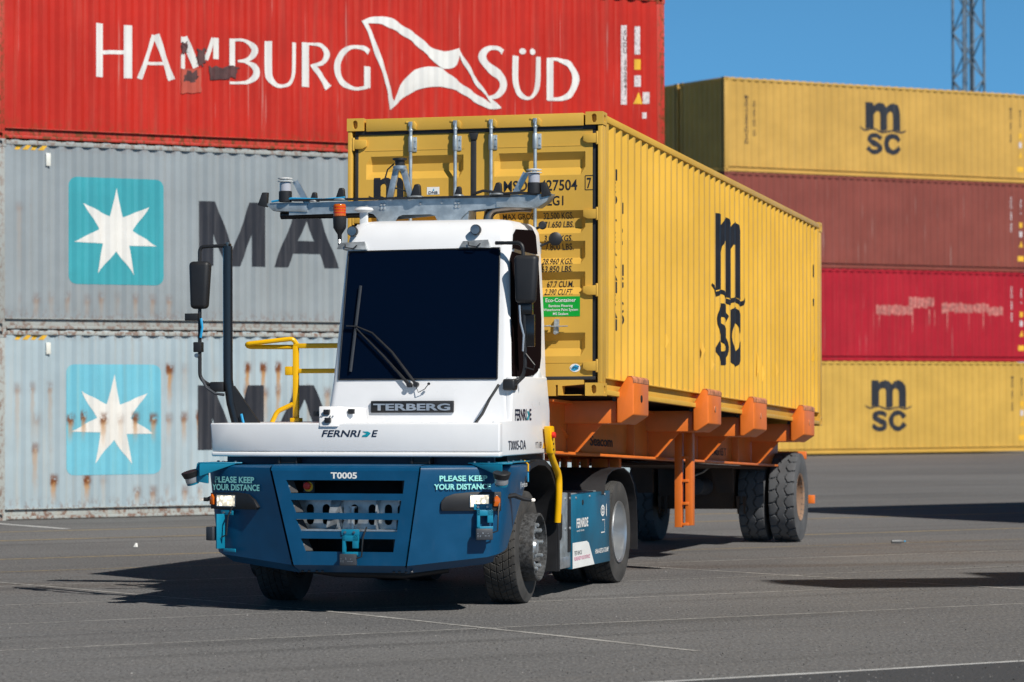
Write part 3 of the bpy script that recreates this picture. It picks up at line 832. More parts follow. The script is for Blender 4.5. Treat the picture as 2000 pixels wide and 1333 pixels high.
# ---------------------------------------------------------------- stand-in shadow caster added outside the frame (its beam throws the soft shadow on the right)
gm = plain('caster_paint', (.10, .13, .2), .5, var=.1)
gr = empty('shadow_caster', Matrix.Translation((11.3, 20.0, 0)) @ Matrix.Rotation(R(9), 4, 'Z'))
tag(gr, 'added unseen high beam on two legs outside the right edge, casting the soft shadow', 'shadow caster')
MB().box(0, 9, -.35, .35, 12.4, 13.3).build('beam', gm, gr, bev=.03)
MB().box(2.6, 9, -1.5, -.7, 12.4, 12.6).box(2.0, 9, .9, 1.9, 12.4, 12.6).build('shadow_slab', gm, gr, bev=.02)  # unseen slabs added beside the beam to broaden its shadow
for x in (5.2, 8.6): MB().bar((x, 0, 0), (x, 0, 12.4), .5).build('leg', gm, gr)

# ================================================================= container on the trailer
def rot(ax, a): return Matrix.Rotation(a, 4, ax)
TRM = Matrix.Translation((0.81612, 28.93311, 1.85335)) @ rot('Z', -.26044) @ rot('X', -.03187) @ rot('Y', -.00295)
bx = [TRM.col[i].to_3d() for i in range(3)]
CM = frame_matrix(TRM.translation, bx[1], -bx[0], bx[2])
side_y = container_paint('yellow_container_paint', (.74, .425, .056), (.74, .46, .12), .14, .0, edge=.10, rough=.42, H=2.591)
frame_y = container_paint('yellow_frame_paint', (.66, .385, .065), (.68, .43, .13), .12, .0, edge=.14, rough=.42, H=2.591)
HC = 2.591
c_t, fst, wrt = container(CM, side_y, H=HC, doors=True, frame=frame_y, bumps=False)
tag(c_t, 'yellow container with door locking bars facing forward, riding on the orange trailer', 'container')
fd = Fr((0, W_C, 0), (0, -1, 0))
LEAF = -.036
DP = [(.15, 0), (.362, 0), (.437, .05), (.507, .05), (.577, 0), (.928, 0), (.993, .05), (1.068, .05), (1.134, 0), (1.204, 0), (1.265, .05), (1.349, .05), (1.414, 0),
      (1.485, 0), (1.541, .05), (1.63, .05), (1.695, 0), (2.02, 0), (2.093, .05), (2.163, .05), (2.233, 0), (2.46, 0)]
def door_wrap(lo, hi):
    Z = np.array([p[0] for p in DP]); D = np.array([p[1] for p in DP])
    cuts = [(Vector((0, 0, z)), Vector((0, 0, 1))) for z in Z if lo < z < hi]
    return (cuts, lambda co: fd.N * (LEAF - float(np.interp(co.z, Z, D))))
rubber_g = plain('door_gasket', (.018, .018, .020), .6, var=.2)
for (al, ar, c0, c1) in ((.10, 1.196, .175, 1.114), (1.228, 2.338, 1.408, 2.270)):
    cols = [(al, 0), (c0, 0), (c0 + .045, 1), (c1 - .045, 1), (c1, 0), (ar, 0)]
    zs = [(.178, 0)] + DP[1:-1] + [(2.432, 0)]
    vs, fs_ = [], []
    for z, d in zs:
        for a, k in cols: vs.append(fd.p(a, z, LEAF - d * k))
    nc = len(cols)
    for i in range(len(zs) - 1):
        for j in range(nc - 1): fs_.append((i * nc + j, i * nc + j + 1, (i + 1) * nc + j + 1, (i + 1) * nc + j))
    m = MB().add(vs, fs_)
    b0 = LEAF - .05
    for (p, q) in (((al, .178), (ar, .178)), ((ar, .178), (ar, 2.432)), ((ar, 2.432), (al, 2.432)), ((al, 2.432), (al, .178))):
        m.add([fd.p(*p, LEAF), fd.p(*q, LEAF), fd.p(*q, b0), fd.p(*p, b0)], [(0, 1, 2, 3)])
    door = m.build('door', frame_y, c_t, smooth=0, recalc=False)
    # seam line of the pressed panel
    for z in (2.285, .30): MB().prism([(c0 - .01, z), (c1 + .01, z), (c1 + .01, z + .008), (c0 - .01, z + .008)], fd, LEAF - .001, LEAF + .003).build('panel_seam', frame_y, door, smooth=0)
    side_h = al < .5
    for z in (2.352, 1.658, .962, .272):
        a0, a1 = ((.045, .185) if side_h else (2.255, 2.395))
        m = MB()
        if side_h: m.prism([(a0, z - .045), (a1 - .04, z - .045), (a1, z - .025), (a1, z + .035), (a0, z + .045)], fd, LEAF, LEAF + .030)
        else: m.prism([(a0, z - .025), (a0 + .04, z - .045), (a1, z - .045), (a1, z + .045), (a0, z + .035)], fd, LEAF, LEAF + .030)
        m.cyl(fd.p(a0 + .01 if side_h else a1 - .01, z - .06, LEAF + .02), fd.p(a0 + .01 if side_h else a1 - .01, z + .06, LEAF + .02), .014, n=10)
        m.build('hinge', frame_y, door, bev=.005)
# door frame: header sits in the container builder; gaskets, posts lips and sill here
m = MB()
def strip(a0, a1, z0, z1, t0, t1): m.prism([(a0, z0), (a1, z0), (a1, z1), (a0, z1)], fd, t0, t1)
strip(.07, 2.37, 2.434, 2.472, LEAF - .05, LEAF + .012)
strip(.07, 2.37, .146, .178, LEAF - .05, LEAF + .012)
strip(.066, .10, .178, 2.434, LEAF - .05, LEAF + .002)
strip(2.338, 2.375, .178, 2.434, LEAF - .05, LEAF + .002)
strip(1.186, 1.238, .178, 2.434, LEAF - .05, LEAF + .006)
m.prism([(1.17, 2.43), (1.26, 2.43), (1.245, 2.365), (1.185, 2.365)], fd, LEAF, LEAF + .016)
m.build('door_gasket', rubber_g, c_t, bev=.004)
m = MB(); m.prism([(.20, .005), (.40, .005), (.40, .10), (2.02, .10), (2.02, .005), (2.24, .005), (2.24, .012), (2.06, .012), (2.06, .09), (2.26, .105), (2.26, .145), (.18, .145), (.18, .105), (.38, .09), (.38, .012), (.20, .012)], fd, -.12, -.012)
strip(.42, 2.0, .0, .10, -.12, -.012)
m.build('door_sill', frame_y, c_t, smooth=0)
for i, a in enumerate((.617, 1.046, 1.388, 1.807)):
    t = LEAF + .040
    m = MB(); m.cyl(fd.p(a, .07, t), fd.p(a, 2.515, t), .0165, n=12)
    bar = m.build('locking_bar', galv, c_t)
    for z0, z1 in ((2.268, 2.405), (1.30, 1.40), (.72, .80), (.20, .32)):
        m = MB(); m.prism([(a - .035, z0), (a + .05, z0), (a + .05, z1), (a - .035, z1)], fd, LEAF, LEAF + .010)
        m.cyl(fd.p(a, z0, t), fd.p(a, z1, t), .024, n=12)
        for dz in (.02, -.02): m.cyl(fd.p(a + .037, (z0 + z1) / 2 + dz * 1.6, LEAF + .009), fd.p(a + .037, (z0 + z1) / 2 + dz * 1.6, LEAF + .018), .008, n=8)
        m.build('bar_bracket', galv, bar, bev=.003)
    m = MB(); m.cyl(fd.p(a, 2.455, t), fd.p(a, 2.475, t), .022, n=10).prism([(a - .02, 2.50), (a + .018, 2.50), (a + .018, 2.545), (a - .02, 2.545)], fd, LEAF, t + .012)
    m.build('cam', galv, bar, bev=.003)
    m = MB(); m.prism([(a + .016, 2.485), (a + .05, 2.47), (a + .058, 2.52), (a + .03, 2.55), (a + .016, 2.54)], fd, LEAF + .005, t + .008)
    m.prism([(a - .055, 2.535), (a - .02, 2.53), (a - .02, 2.548), (a - .05, 2.553)], fd, LEAF + .005, t)
    m.build('cam_keeper', frame_y, bar, bev=.004)
for a0, a1, ap in ((1.80, 2.12, 2.005), (1.39, 1.70, 1.60), (.40, .70, .5), (.95, 1.15, 1.05)):
    m = MB(); t = LEAF + .045
    m.bar(fd.p(a0, .628, t), fd.p(a1 - .16, .640, t), .012, .030, upv=fd.N); m.bar(fd.p(a1 - .17, .632, t + .006), fd.p(a1, .634, t + .006), .010, .024, upv=fd.N)
    m.cyl(fd.p(ap - .005, .575, LEAF), fd.p(ap - .005, .575, t + .01), .018, n=10).prism([(ap - .03, .57), (ap + .022, .57), (ap + .026, .70), (ap - .018, .70)], fd, LEAF, t - .012)
    m.build('door_handle', galvd, c_t, bev=.003)
def dtext(body, a, z, h, mat=ink, **k):
    lo, hi = z - .03, z + h + .03
    k.setdefault('bold', .012); return text(c_t, 'lettering', body, fd, a, z, h, mat, wrap=door_wrap(lo, hi), **k)
dtext('MSDU 427504', 1.50, 1.882, .098, width=.695)
dtext('7', 2.285, 1.895, .098, width=.042)
m = MB(); fb_ = [(2.27, 1.88), (2.35, 1.88), (2.35, 2.01), (2.27, 2.01)]
for i in range(4):
    p, q_ = fb_[i], fb_[(i + 1) % 4]; m.stroke([(p[0], p[1], .006), (q_[0], q_[1], .006)], fd, .003 + i * .0003 + LEAF)
m.build('number_frame', ink, c_t, smooth=0, recalc=False)
dtext('42G1', 1.86, 1.745, .088, width=.205)
for s_, z, l in (('32.500 KGS.', 1.624, 1.867), ('71.650 LBS.', 1.545, 1.875), ('3.540 KGS.', 1.414, 1.885), ('7.800 LBS.', 1.338, 1.885), ('28.960 KGS.', 1.205, 1.860), ('63.850 LBS.', 1.133, 1.860), ('67.7 CU.M.', .997, 1.90), ('2.390 CU.FT.', .925, 1.885)):
    dtext(s_, l, z, .056, width=2.15 - l, shear=.12)
for s_, z in (('MAX GROSS', 1.624), ('TARE', 1.414), ('NET', 1.205), ('CU.CAP.', .997)): dtext(s_, 1.48, z, .052, width=.036 * len(s_), shear=.12)
def dflat(nm, poly, mat, t=.003):
    zs_ = [p[1] for p in poly]
    return MB().flat(poly, fd, t).build(nm, mat, c_t, smooth=0, recalc=False, wrap=door_wrap(min(zs_), max(zs_)))
dflat('eco_sticker', [(1.860, .725), (2.222, .725), (2.222, .908), (1.860, .908)], green)
for s_, z, h, wd in (('Eco-Container', .858, .036, .285), ('Bamboo Flooring', .812, .024, .225), ('Waterborne Paint System', .776, .024, .325), ('MS Sealant', .739, .024, .145)):
    o_ = dtext(s_, 2.041 - wd / 2, z, h, inkw, width=wd, t=.006, bold=.01)
el = [(2.176 + .05 * math.cos(R(i * 20)), .255 + .038 * math.sin(R(i * 20))) for i in range(18)]
dflat('round_sticker', el, inkw); dflat('sticker_mark', [(2.14, .235), (2.17, .225), (2.2, .24), (2.215, .27), (2.18, .285), (2.15, .265)], skyblue, .0045)
dtext('UPIC', 2.135, .245, .022, ink, width=.08, t=.006, shear=.2)
wave_logo(c_t, 'logo', fd, .395, 1.852, .112, ink, lambda lo, hi: door_wrap(1.6, 2.1), 1.25)
dflat('sticker', [(.765, 1.868), (.885, 1.868), (.885, 1.938), (.765, 1.938)], inkw)
dtext('DNB', .782, 1.874, .026, navy, width=.088, t=.006); dflat('sticker_mark', [(.82, 1.905), (.835, 1.90), (.832, 1.928)], skyblue, .0052)
# long side lettering
wave_logo(c_t, 'logo', fst, 6.09, 1.276, .525, ink, wrt, 1.26)
text(c_t, 'lettering', '\n'.join('MEDITERRANEAN'), fst, .68, 2.03, .105, ink, wrap=wrt(.5, .85), xs=1.05, align='CENTER', line=.80, bold=.02)
text(c_t, 'lettering', '\n'.join('SHIPPING CO'), fst, .96, 1.86, .105, ink, wrap=wrt(.8, 1.15), xs=1.0, align='CENTER', line=.80, bold=.02)
placards(c_t, fst, wrt, ((11.56, .80, .20, .20, stk_y, 't'), (11.60, 1.86, .018, .16, ink, 's'), (11.60, 1.50, .018, .09, ink, 's')))
# dents low on the long side
for u, z, h in ((2.75, .55, .16), (4.55, .52, .20), (5.05, .42, .14), (7.7, .45, .3), (8.0, .40, .22), (8.9, .48, .2)):
    MB().add([fst.p(u, z, -.008), fst.p(u + .07, z + h * .5, -.006), fst.p(u + .02, z + h, -.009), fst.p(u + .035, z + h * .5, .022)], [(0, 1, 3), (1, 2, 3), (2, 0, 3)]).build('dent', side_y, c_t, smooth=0)

# ================================================================= wheels
def tyre_mesh(name, Rr, W, rim_r, mat, pattern, nth=420):
    T = np.linspace(0, 2 * math.pi, nth, endpoint=False)
    nx = 46; xs = np.linspace(-W * .45, W * .45, nx)
    prof = [(-W * .36, rim_r - .01), (-W * .44, rim_r + .012), (-W * .50, rim_r + (Rr - rim_r) * .45), (-W * .495, rim_r + (Rr - rim_r) * .62), (-W * .475, Rr - .045), (-W * .462, Rr - .014)]
    sec = prof + [(x, Rr - .010 * (abs(x) / (W * .45)) ** 4) for x in xs] + [(-a, b) for a, b in prof[::-1]]
    X = np.array([p[0] for p in sec]); RR = np.array([p[1] for p in sec])
    XX, TT = np.meshgrid(X, T, indexing='ij')
    GG = np.repeat(RR[:, None], nth, 1)
    on = (np.abs(XX) <= W * .4501)
    wn = XX / (W * .45)
    fr = lambda v: np.abs(v - np.round(v))
    if pattern == 'lug':
        N_ = 22
        tri = lambda v: 2 * np.abs(2 * (v - np.floor(v + .5))) - 1
        ph = TT / (2 * math.pi) * N_
        sgn = np.where(wn > 0, .25, -.25); saw = tri(ph + sgn)
        edge_ = .36 + .15 * saw
        circ = np.abs(np.abs(wn) - edge_) < .050
        trans = (fr(ph + sgn + .5 + .22 * (np.abs(wn) - .4) * np.sign(wn)) < .070) & (np.abs(wn) > .36)
        mask = (trans | circ) & on
        dep = .020
    else:
        ph = TT / (2 * math.pi) * 42
        circ = (fr((wn + 1) * 2.5) < .045) & (np.abs(wn) < .75)
        sipe = (fr(ph + .95 * np.abs(wn) ** 1.3 + .12 * np.sign(wn)) < .055) & (np.abs(wn) < .98)
        mask = (circ | sipe) & on
        dep = .010
    GG = GG - mask * dep
    # sidewall ribs
    vs = np.stack([XX, GG * np.cos(TT), GG * np.sin(TT)], -1).reshape(-1, 3)
    n0 = len(sec); idx = np.arange(n0 * nth).reshape(n0, nth)
    a = idx[:-1]; b = idx[1:]
    f = np.stack([a, np.roll(a, -1, 1), np.roll(b, -1, 1), b], -1).reshape(-1, 4)
    me = bpy.data.meshes.new(name); me.from_pydata(vs.tolist(), [], f.tolist()); me.validate()
    me.polygons.foreach_set('use_smooth', [True] * len(me.polygons)); me.set_sharp_from_angle(angle=R(32))
    me.materials.append(mat); return me
FT = tyre_mesh('tyre', .505, .30, .295, tyre, 'road')
FW = tyre_mesh('tyre', .505, .315, .295, tyre, 'road')
LT = tyre_mesh('tyre', .560, .345, .295, tyre2, 'lug')
def put_tyre(me, parent, loc, spin=0.0):
    o = bpy.data.objects.new('tyre', me); COL.objects.link(o); o.parent = parent; o.location = loc; o.rotation_euler = (spin, 0, 0); return o

# ================================================================= orange trailer
tr_ = empty('trailer_chassis', TRM)
tag(tr_, 'orange skeletal trailer with upright corner guides carrying the yellow container', 'trailer')
shade_o = orange
for xb in (-.55, -1.89):
    m = MB(); m.box(xb - .012, xb + .012, .05, 12.0, -.50, -.03).box(xb - .10, xb + .10, .05, 12.0, -.525, -.50).box(xb - .09, xb + .09, .05, 12.0, -.05, -.025)
    for y in (3.35, 6.0, 8.9): m.box(xb - .09, xb + .09, y, y + .02, -.50, -.05)
    m.build('main_beam', orange, tr_, bev=.003)
POST = [(-.03, -.235), (.012, -.235), (.135, -.155), (.135, .185), (.118, .205), (.075, .205), (-.03, .045)]
for (y0, y1) in ((.70, 1.34), (4.20, 4.88), (6.76, 7.54), (10.02, 10.79)):
    m = MB(); m.box(-2.43, -.045, y0 + .06, y1 - .1, -.235, -.022)
    m.build('bolster', orange, tr_, bev=.006)
    for sg in (0, 1):
        fr = Fr((0, y0, 0), (1, 0, 0)); poly = POST
        if sg: poly = [(-2.438 - a, b) for a, b in POST][::-1]
        p_ = MB().prism(poly, fr, -(y1 - y0), 0).build('corner_guide', orange, tr_, bev=.016, seg=3)
        xo = .137 if not sg else -2.575
        MB().cyl((xo - .004, (y0 + y1) / 2, .0), (xo + .004, (y0 + y1) / 2, .0), .035, n=12).build('lifting_hole', blackhole if y0 < 1 else orange2, p_)
        if not sg:
            MB().prism([(.06, .196), (.117, .205), (.138, .185), (.139, .145), (.131, .135), (.128, .18), (.11, .198)], Fr((0, y0 - .003, 0), (1, 0, 0)), -(y1 - y0) - .006, 0).build('worn_edge', orange2, p_, bev=.004)
        xp = -.058 if not sg else -2.38
        MB().box(xp - .012, xp + .022, y0 + .005, y0 + .05, -.03, .03).build('rubber_pad', black, p_)
    for xs_, s1 in ((-.55, 1), (-1.89, -1)):
        m = MB(); yy = y0 + .12
        m.hexa([(xs_ + s1 * .02, yy, -.50), (xs_ + s1 * .12, yy, -.50), (xs_ + s1 * .12, yy + .016, -.50), (xs_ + s1 * .02, yy + .016, -.50), (xs_ + s1 * .02, yy, -.235), (xs_ + s1 * .36, yy, -.235), (xs_ + s1 * .36, yy + .016, -.235), (xs_ + s1 * .02, yy + .016, -.235)])
        m.build('gusset', orange, tr_)
fw_ = Fr((-.535, 0, 0), (0, 1, 0)); 
inko = plain('stencil_on_orange', (.03, .015, .012), .6, var=.3)
text(tr_, 'lettering', 'Seacom', fw_, 1.75, -.42, .10, inko, width=.95, bold=.02)
text(tr_, 'lettering', '01', fw_, 4.86, -.38, .12, inko, width=.28, bold=.02)
text(tr_, 'lettering', 'SWL Max 65 T', fw_, 7.4, -.43, .09, inko, width=1.15, bold=.01)
for y in (.1, 2.4, 3.4, 5.6, 8.6, 9.4, 11.9): MB().box(-1.88, -.56, y, y + .08, -.48, -.25).build('cross_member', orange, tr_, bev=.004)
# diagonal brace at the front, uprights over the fifth wheel
m = MB(); m.hexa([(-.70, .9, -.52), (-.48, 1.2, -.52), (-.46, 1.22, -.52), (-.68, .92, -.52), (-.78, .2, -.235), (-.56, .5, -.235), (-.54, .52, -.235), (-.76, .22, -.235)])
m.build('front_brace', orange, tr_)
for x, y, w_ in ((-.855, 3.5, .17), (-.70, 3.5, .10), (-1.02, 3.5, .07), (-1.12, 3.5, .06), (-1.24, 3.5, .05), (-1.33, 3.5, .06), (-1.6, 3.5, .17), (-1.75, 3.5, .10)): MB().box(x - w_ / 2, x + w_ / 2, y, y + .10, -.72, -.525).build('kingpin_upright', orange, tr_, bev=.005)
# ladder
m = MB(); yl_ = 4.98
m.box(-.390, -.312, yl_, yl_ + .10, -1.235, -.235).box(-.278, -.205, yl_ + .02, yl_ + .16, -1.215, -.235)
lad = m.build('ladder', orange, tr_, bev=.005)
m = MB()
for z in (-.50, -.745, -.985, -1.205): m.box(-.32, -.24, yl_ + .01, yl_ + .12, z - .012, z + .018)
m.build('rung', orange, lad, bev=.003)
# running gear
m = MB(); m.box(-2.20, -.36, 11.78, 12.02, -1.03, -.83).box(-1.95, -.98, 11.3, 12.35, -1.06, -.52)
m.build('axle', darkbrown, tr_, bev=.02)
MB().box(-1.86, -.58, 6.5, 12.2, -.56, -.535).build('dark_gap_plate', darkbrown, tr_)  # dark plate added to close off the bright gap below the beams
for x, s1 in ((-.93, 1), (-1.93, -1)):
    m = MB(); m.hexa([(x - .03, 10.2, -.86), (x + .16, 10.2, -.86), (x + .16, 10.26, -.86), (x - .03, 10.26, -.86), (x - .14, 10.2, -.53), (x + .15, 10.2, -.53), (x + .15, 10.26, -.53), (x - .14, 10.26, -.53)])
    hg = m.build('suspension_hanger', darkbrown, tr_)
    for k in range(2): MB().hexa([(x + .02 + k * .08, 11.2, -1.12), (x + .03 + k * .08, 11.2, -1.12), (x + .03 + k * .08, 11.24, -1.12), (x + .02 + k * .08, 11.24, -1.12), (x + k * .08, 11.2, -.9), (x + .05 + k * .08, 11.2, -.9), (x + .05 + k * .08, 11.24, -.9), (x + k * .08, 11.24, -.9)]).build('u_bolt', darkbrown, hg)
MB().cyl((-1.32, 10.6, -.78), (-1.32, 11.2, -.78), .105).build('air_tank', grey_box, tr_, bev=.01)
MB().tube([(-1.35, 10.5, -.66), (-1.2, 10.5, -.60), (-1.1, 10.5, -.52)], .012).build('brake_hose', steel, tr_)
MB().box(-2.18, -.27, 12.5, 12.6, -.42, -.32).box(-1.95, -1.83, 11.9, 12.5, -.50, -.42).box(-.61, -.49, 11.9, 12.5, -.50, -.42).build('rear_beam', orange, tr_, bev=.006)
MB().box(-.26, -.165, 12.54, 12.62, -.99, -.88).bar((-.50, 12.58, -.93), (-.25, 12.58, -.93), .05).build('marker_bracket', orange, tr_, bev=.008)
MB().box(-.52, -.44, 12.54, 12.62, -.96, -.38).build('rear_upright', darkbrown, tr_)
for x, flip in ((-.385, 1), (-.775, 1), (-2.19, -1)):
    c = Vector((x, 11.9, -.905))
    m = MB(); m.lathe([(.05, .06), (.12, .07), (.13, .03), (.20, .0), (.255, -.02), (.27, .05), (.275, .14), (.298, .155), (.302, .135), (.29, -.15)], (0, 0, 0), (1, 0, 0), 40, False)
    for k in range(10): a = 2 * math.pi * k / 10; m.cyl((.0, .165 * math.cos(a), .165 * math.sin(a)), (.05, .165 * math.cos(a), .165 * math.sin(a)), .014, n=8)
    wh = m.build('wheel', rim_o, tr_); wh.location = c
    if flip < 0: wh.rotation_euler = (0, 0, math.pi)
    put_tyre(LT, wh, (0, 0, 0), random.random() * 6)

# ================================================================= terminal tractor (x to our right, y away from us, z up)
TKM = Matrix.Translation((-.997, 28.865, 0)) @ rot('Z', R(-15))
tk = empty('terminal_tractor', TKM)
tag(tk, 'white and blue terminal tractor with sensors on its roof beam, pulling the trailer', 'tractor')
FX = (1, 0, 0)
# ---- chassis
m = MB(); m.box(-.48, -.36, -1.25, 4.3, .72, 1.0).box(.36, .48, -1.25, 4.3, .72, 1.0).box(-.4, .4, -1.2, -1.05, .5, .95).box(-.5, .5, 2.7, 3.9, 1.0, 1.12)
m.box(-.9, .9, -.12, .12, .42, .58).box(-.7, .7, 3.1, 3.4, .40, .60).box(-.85, -.5, .6, 2.4, .45, 1.0)
m.build('chassis_frame', black, tk, bev=.01)
m = MB().tube([(-.55, -1.2, .36), (-.2, -1.25, .32), (.4, -1.25, .31), (.75, -1.1, .36)], .035).tube([(-.8, -.5, .5), (.0, -.6, .40), (.8, -.5, .5)], .05)
m.build('underrun_pipe', black, tk)
# ---- hood / deck
hood = MB(); frz = Fr((0, 0, 0), (1, 0, 0), (0, 1, 0))
def slab(bot, top, z0, z1):
    n = len(bot)
    hood.add([(x, y, z0) for x, y in bot] + [(x, y, z1) for x, y in top], [tuple(range(n)), tuple(range(n, 2 * n))] + [(i, (i + 1) % n, n + (i + 1) % n, n + i) for i in range(n)])
slab([(-1.325, .40), (-1.325, -1.345), (-.76, -1.452), (1.306, -1.452), (1.306, -1.34), (1.235, -1.34), (1.235, .40)], [(-1.325, .40), (-1.325, -1.395), (-1.14, -1.438), (1.306, -1.438), (1.306, -1.34), (1.235, -1.34), (1.235, .40)], 1.375, 1.622)
hb = [(-1.33, .41), (-1.33, -1.35), (-.762, -1.460), (1.312, -1.460), (1.312, -1.335), (1.24, -1.335), (1.24, .41)]
slab(hb, hb, 1.332, 1.372)
hd = hood.build('deck_hood', white, tk, bev=.014, seg=3)
# ---- cab shell : rounded sections lofted upwards
def rrect(x0, x1, y0, y1, rf, rb, n=5):
    P = []
    for cx, cy, r_, a0 in ((x1 - rf, y0 + rf, rf, -90), (x1 - rb, y1 - rb, rb, 0), (x0 + rb, y1 - rb, rb, 90), (x0 + rf, y0 + rf, rf, 180)):
        for i in range(n + 1): a = R(a0 + 90 * i / n); P.append((cx + r_ * math.cos(a), cy + r_ * math.sin(a)))
    return P
SEC = [(1.345, -.43, 1.262, -.92, .42, .05, .05), (1.62, -.425, 1.262, -.915, .42, .06, .05), (1.98, -.385, 1.245, -.865, .44, .07, .06), (2.5, -.355, 1.225, -.775, .46, .07, .06),
       (3.10, -.325, 1.195, -.675, .48, .08, .07), (3.24, -.315, 1.185, -.645, .49, .09, .08), (3.33, -.305, 1.175, -.60, .50, .11, .09), (3.375, -.285, 1.155, -.555, .48, .12, .1), (3.405, -.245, 1.115, -.49, .44, .12, .1), (3.418, -.16, 1.03, -.38, .36, .12, .1)]
vs, fs_ = [], []
n_ = len(rrect(0, 1, 0, 1, .1, .1))
for z, x0, x1, y0, y1, rf, rb in SEC: vs += [(a, b, z) for a, b in rrect(x0, x1, y0, y1, rf, rb)]
for i in range(len(SEC) - 1):
    for j in range(n_): fs_.append((i * n_ + j, i * n_ + (j + 1) % n_, (i + 1) * n_ + (j + 1) % n_, (i + 1) * n_ + j))
fs_.append(tuple(range((len(SEC) - 1) * n_, len(SEC) * n_)))
cab = MB().add(vs, fs_).build('cab_shell', white, tk, smooth=40)
# lower side skirt and door panel of the cab
m = MB(); m.prism([(-1.33, 1.335), (.43, 1.335), (.43, 1.72), (.33, 2.02), (-.86, 2.02), (-.905, 1.64), (-1.33, 1.64)], Fr((1.270, 0, 0), (0, 1, 0)), -.06, 0)
m.build('side_skirt', white, tk, bev=.012, seg=3)
m = MB(); m.prism([(-.02, 1.62), (.12, 1.66), (.16, 1.74), (.16, 2.04), (.10, 2.10), (.02, 2.04)], Fr((1.262, 0, 0), (0, 1, 0)), -.03, .004)
m.build('door_recess', white2, tk, bev=.008)
# windscreen : follows the raked front
zb, ztp = 2.0, 3.135
fz = lambda z: np.interp(z, [q[0] for q in SEC], [q[3] for q in SEC]) - .007
m = MB(); rows = 8; vs, fs_ = [], []
for i in range(rows + 1):
    z = zb + (ztp - zb) * i / rows; k = i / rows
    xl, xr = -.318 + .033 * k, 1.130 - .025 * k
    for j in range(9):
        x = xl + (xr - xl) * j / 8; vs.append((x, float(fz(z)) - .0, z + (.02 * k + .004) * j / 8 * .6))
for i in range(rows):
    for j in range(8): fs_.append((i * 9 + j, i * 9 + j + 1, (i + 1) * 9 + j + 1, (i + 1) * 9 + j))
ws = m.add(vs, fs_).build('windscreen', wsm, tk, smooth=60)
rub = MB(); L_ = [Vector(vs[i * 9]) for i in range(rows + 1)] + [Vector(vs[rows * 9 + j]) for j in range(9)] + [Vector(vs[i * 9 + 8]) for i in range(rows, -1, -1)] + [Vector(vs[j]) for j in range(8, -1, -1)]
rub.tube(L_, .007, 6).build('windscreen_seal', black, ws)
# side glass
def sx(z): return float(np.interp(z, [q[0] for q in SEC], [q[2] for q in SEC])) + .006
def side_poly(pts, nm, mat, par, th=.008):
    vs = [(sx(z) + th, y, z) for y, z in pts] + [(sx(z) - .01, y, z) for y, z in pts]
    n = len(pts)
    return MB().add(vs, [tuple(range(n))] + [(i, (i + 1) % n, n + (i + 1) % n, n + i) for i in range(n)]).build(nm, mat, par, smooth=0)
dg_ = side_poly([(-.80, 2.0), (-.10, 2.035), (.13, 2.09), (.20, 2.20), (.27, 2.55), (.27, 3.11), (-.60, 3.12), (-.66, 3.05)], 'side_window', glass_side, tk)
side_poly([(-.585, 3.14), (.25, 3.13), (.25, 3.30), (.20, 3.345), (-.40, 3.325), (-.52, 3.27)], 'quarter_window', glass_side, tk)
MB().bar((1.20, -.58, 3.13), (1.205, .27, 3.10), .02, .03).build('window_bar', steel, dg_)
# front panel seam + plate
plate = MB().box(-.004, .748, -.925, -.888, 1.708, 1.812).build('name_plate', black, tk, bev=.006)
text(plate, 'lettering', 'TERBERG', Fr((0, -.925, 0), FX), .022, 1.730, .058, silver, width=.700, bold=.03, t=.010, solid=.009)
def arrow_name(par, fr, a, b, h, wd, mat, shear, wb=None):
    text(par, 'lettering', 'FERNRI', fr, a, b, h, mat, width=wd * .70, bold=.022, shear=shear)
    text(par, 'lettering', 'E', fr, a + wd * .885, b, h, mat, width=wd * .115, bold=.022, shear=shear)
    o = a + wd * .725; q_ = wd * .15
    MB().flat([(o, b + h * .78), (o + q_ * .65, b + h * .78), (o + q_, b + h * .52), (o + q_ * .62, b), (o - q_ * .05, b), (o + q_ * .02, b + h * .2), (o + q_ * .55, b + h * .45)], fr, .004).build('logo_arrow', tealink, par, smooth=0, recalc=False)
hf = Fr((0, -1.452 + (1.505 - 1.375) * .0567, 1.505), FX, (0, .0567, 1))
arrow_name(hd, hf, -.285, 0.0, .058, .510, navy, .22)
sf = Fr((1.2705, 0, 0), (0, 1, 0))
skirt = [o for o in tk.children if o.name.startswith('side_skirt')][0]
arrow_name(skirt, sf, -.80, 1.64, .10, .56, navy, 0)
text(skirt, 'lettering', 'T0005-DA', sf, -1.03, 1.385, .082, navy, width=.60, bold=.01)
text(skirt, 'lettering', 'YT1189', sf, -.10, 1.385, .06, navy, width=.22)
MB().flat([(.15, 1.38), (.27, 1.38), (.21, 1.46)], sf, .003).build('warning_sticker', stk_y, skirt, smooth=0)
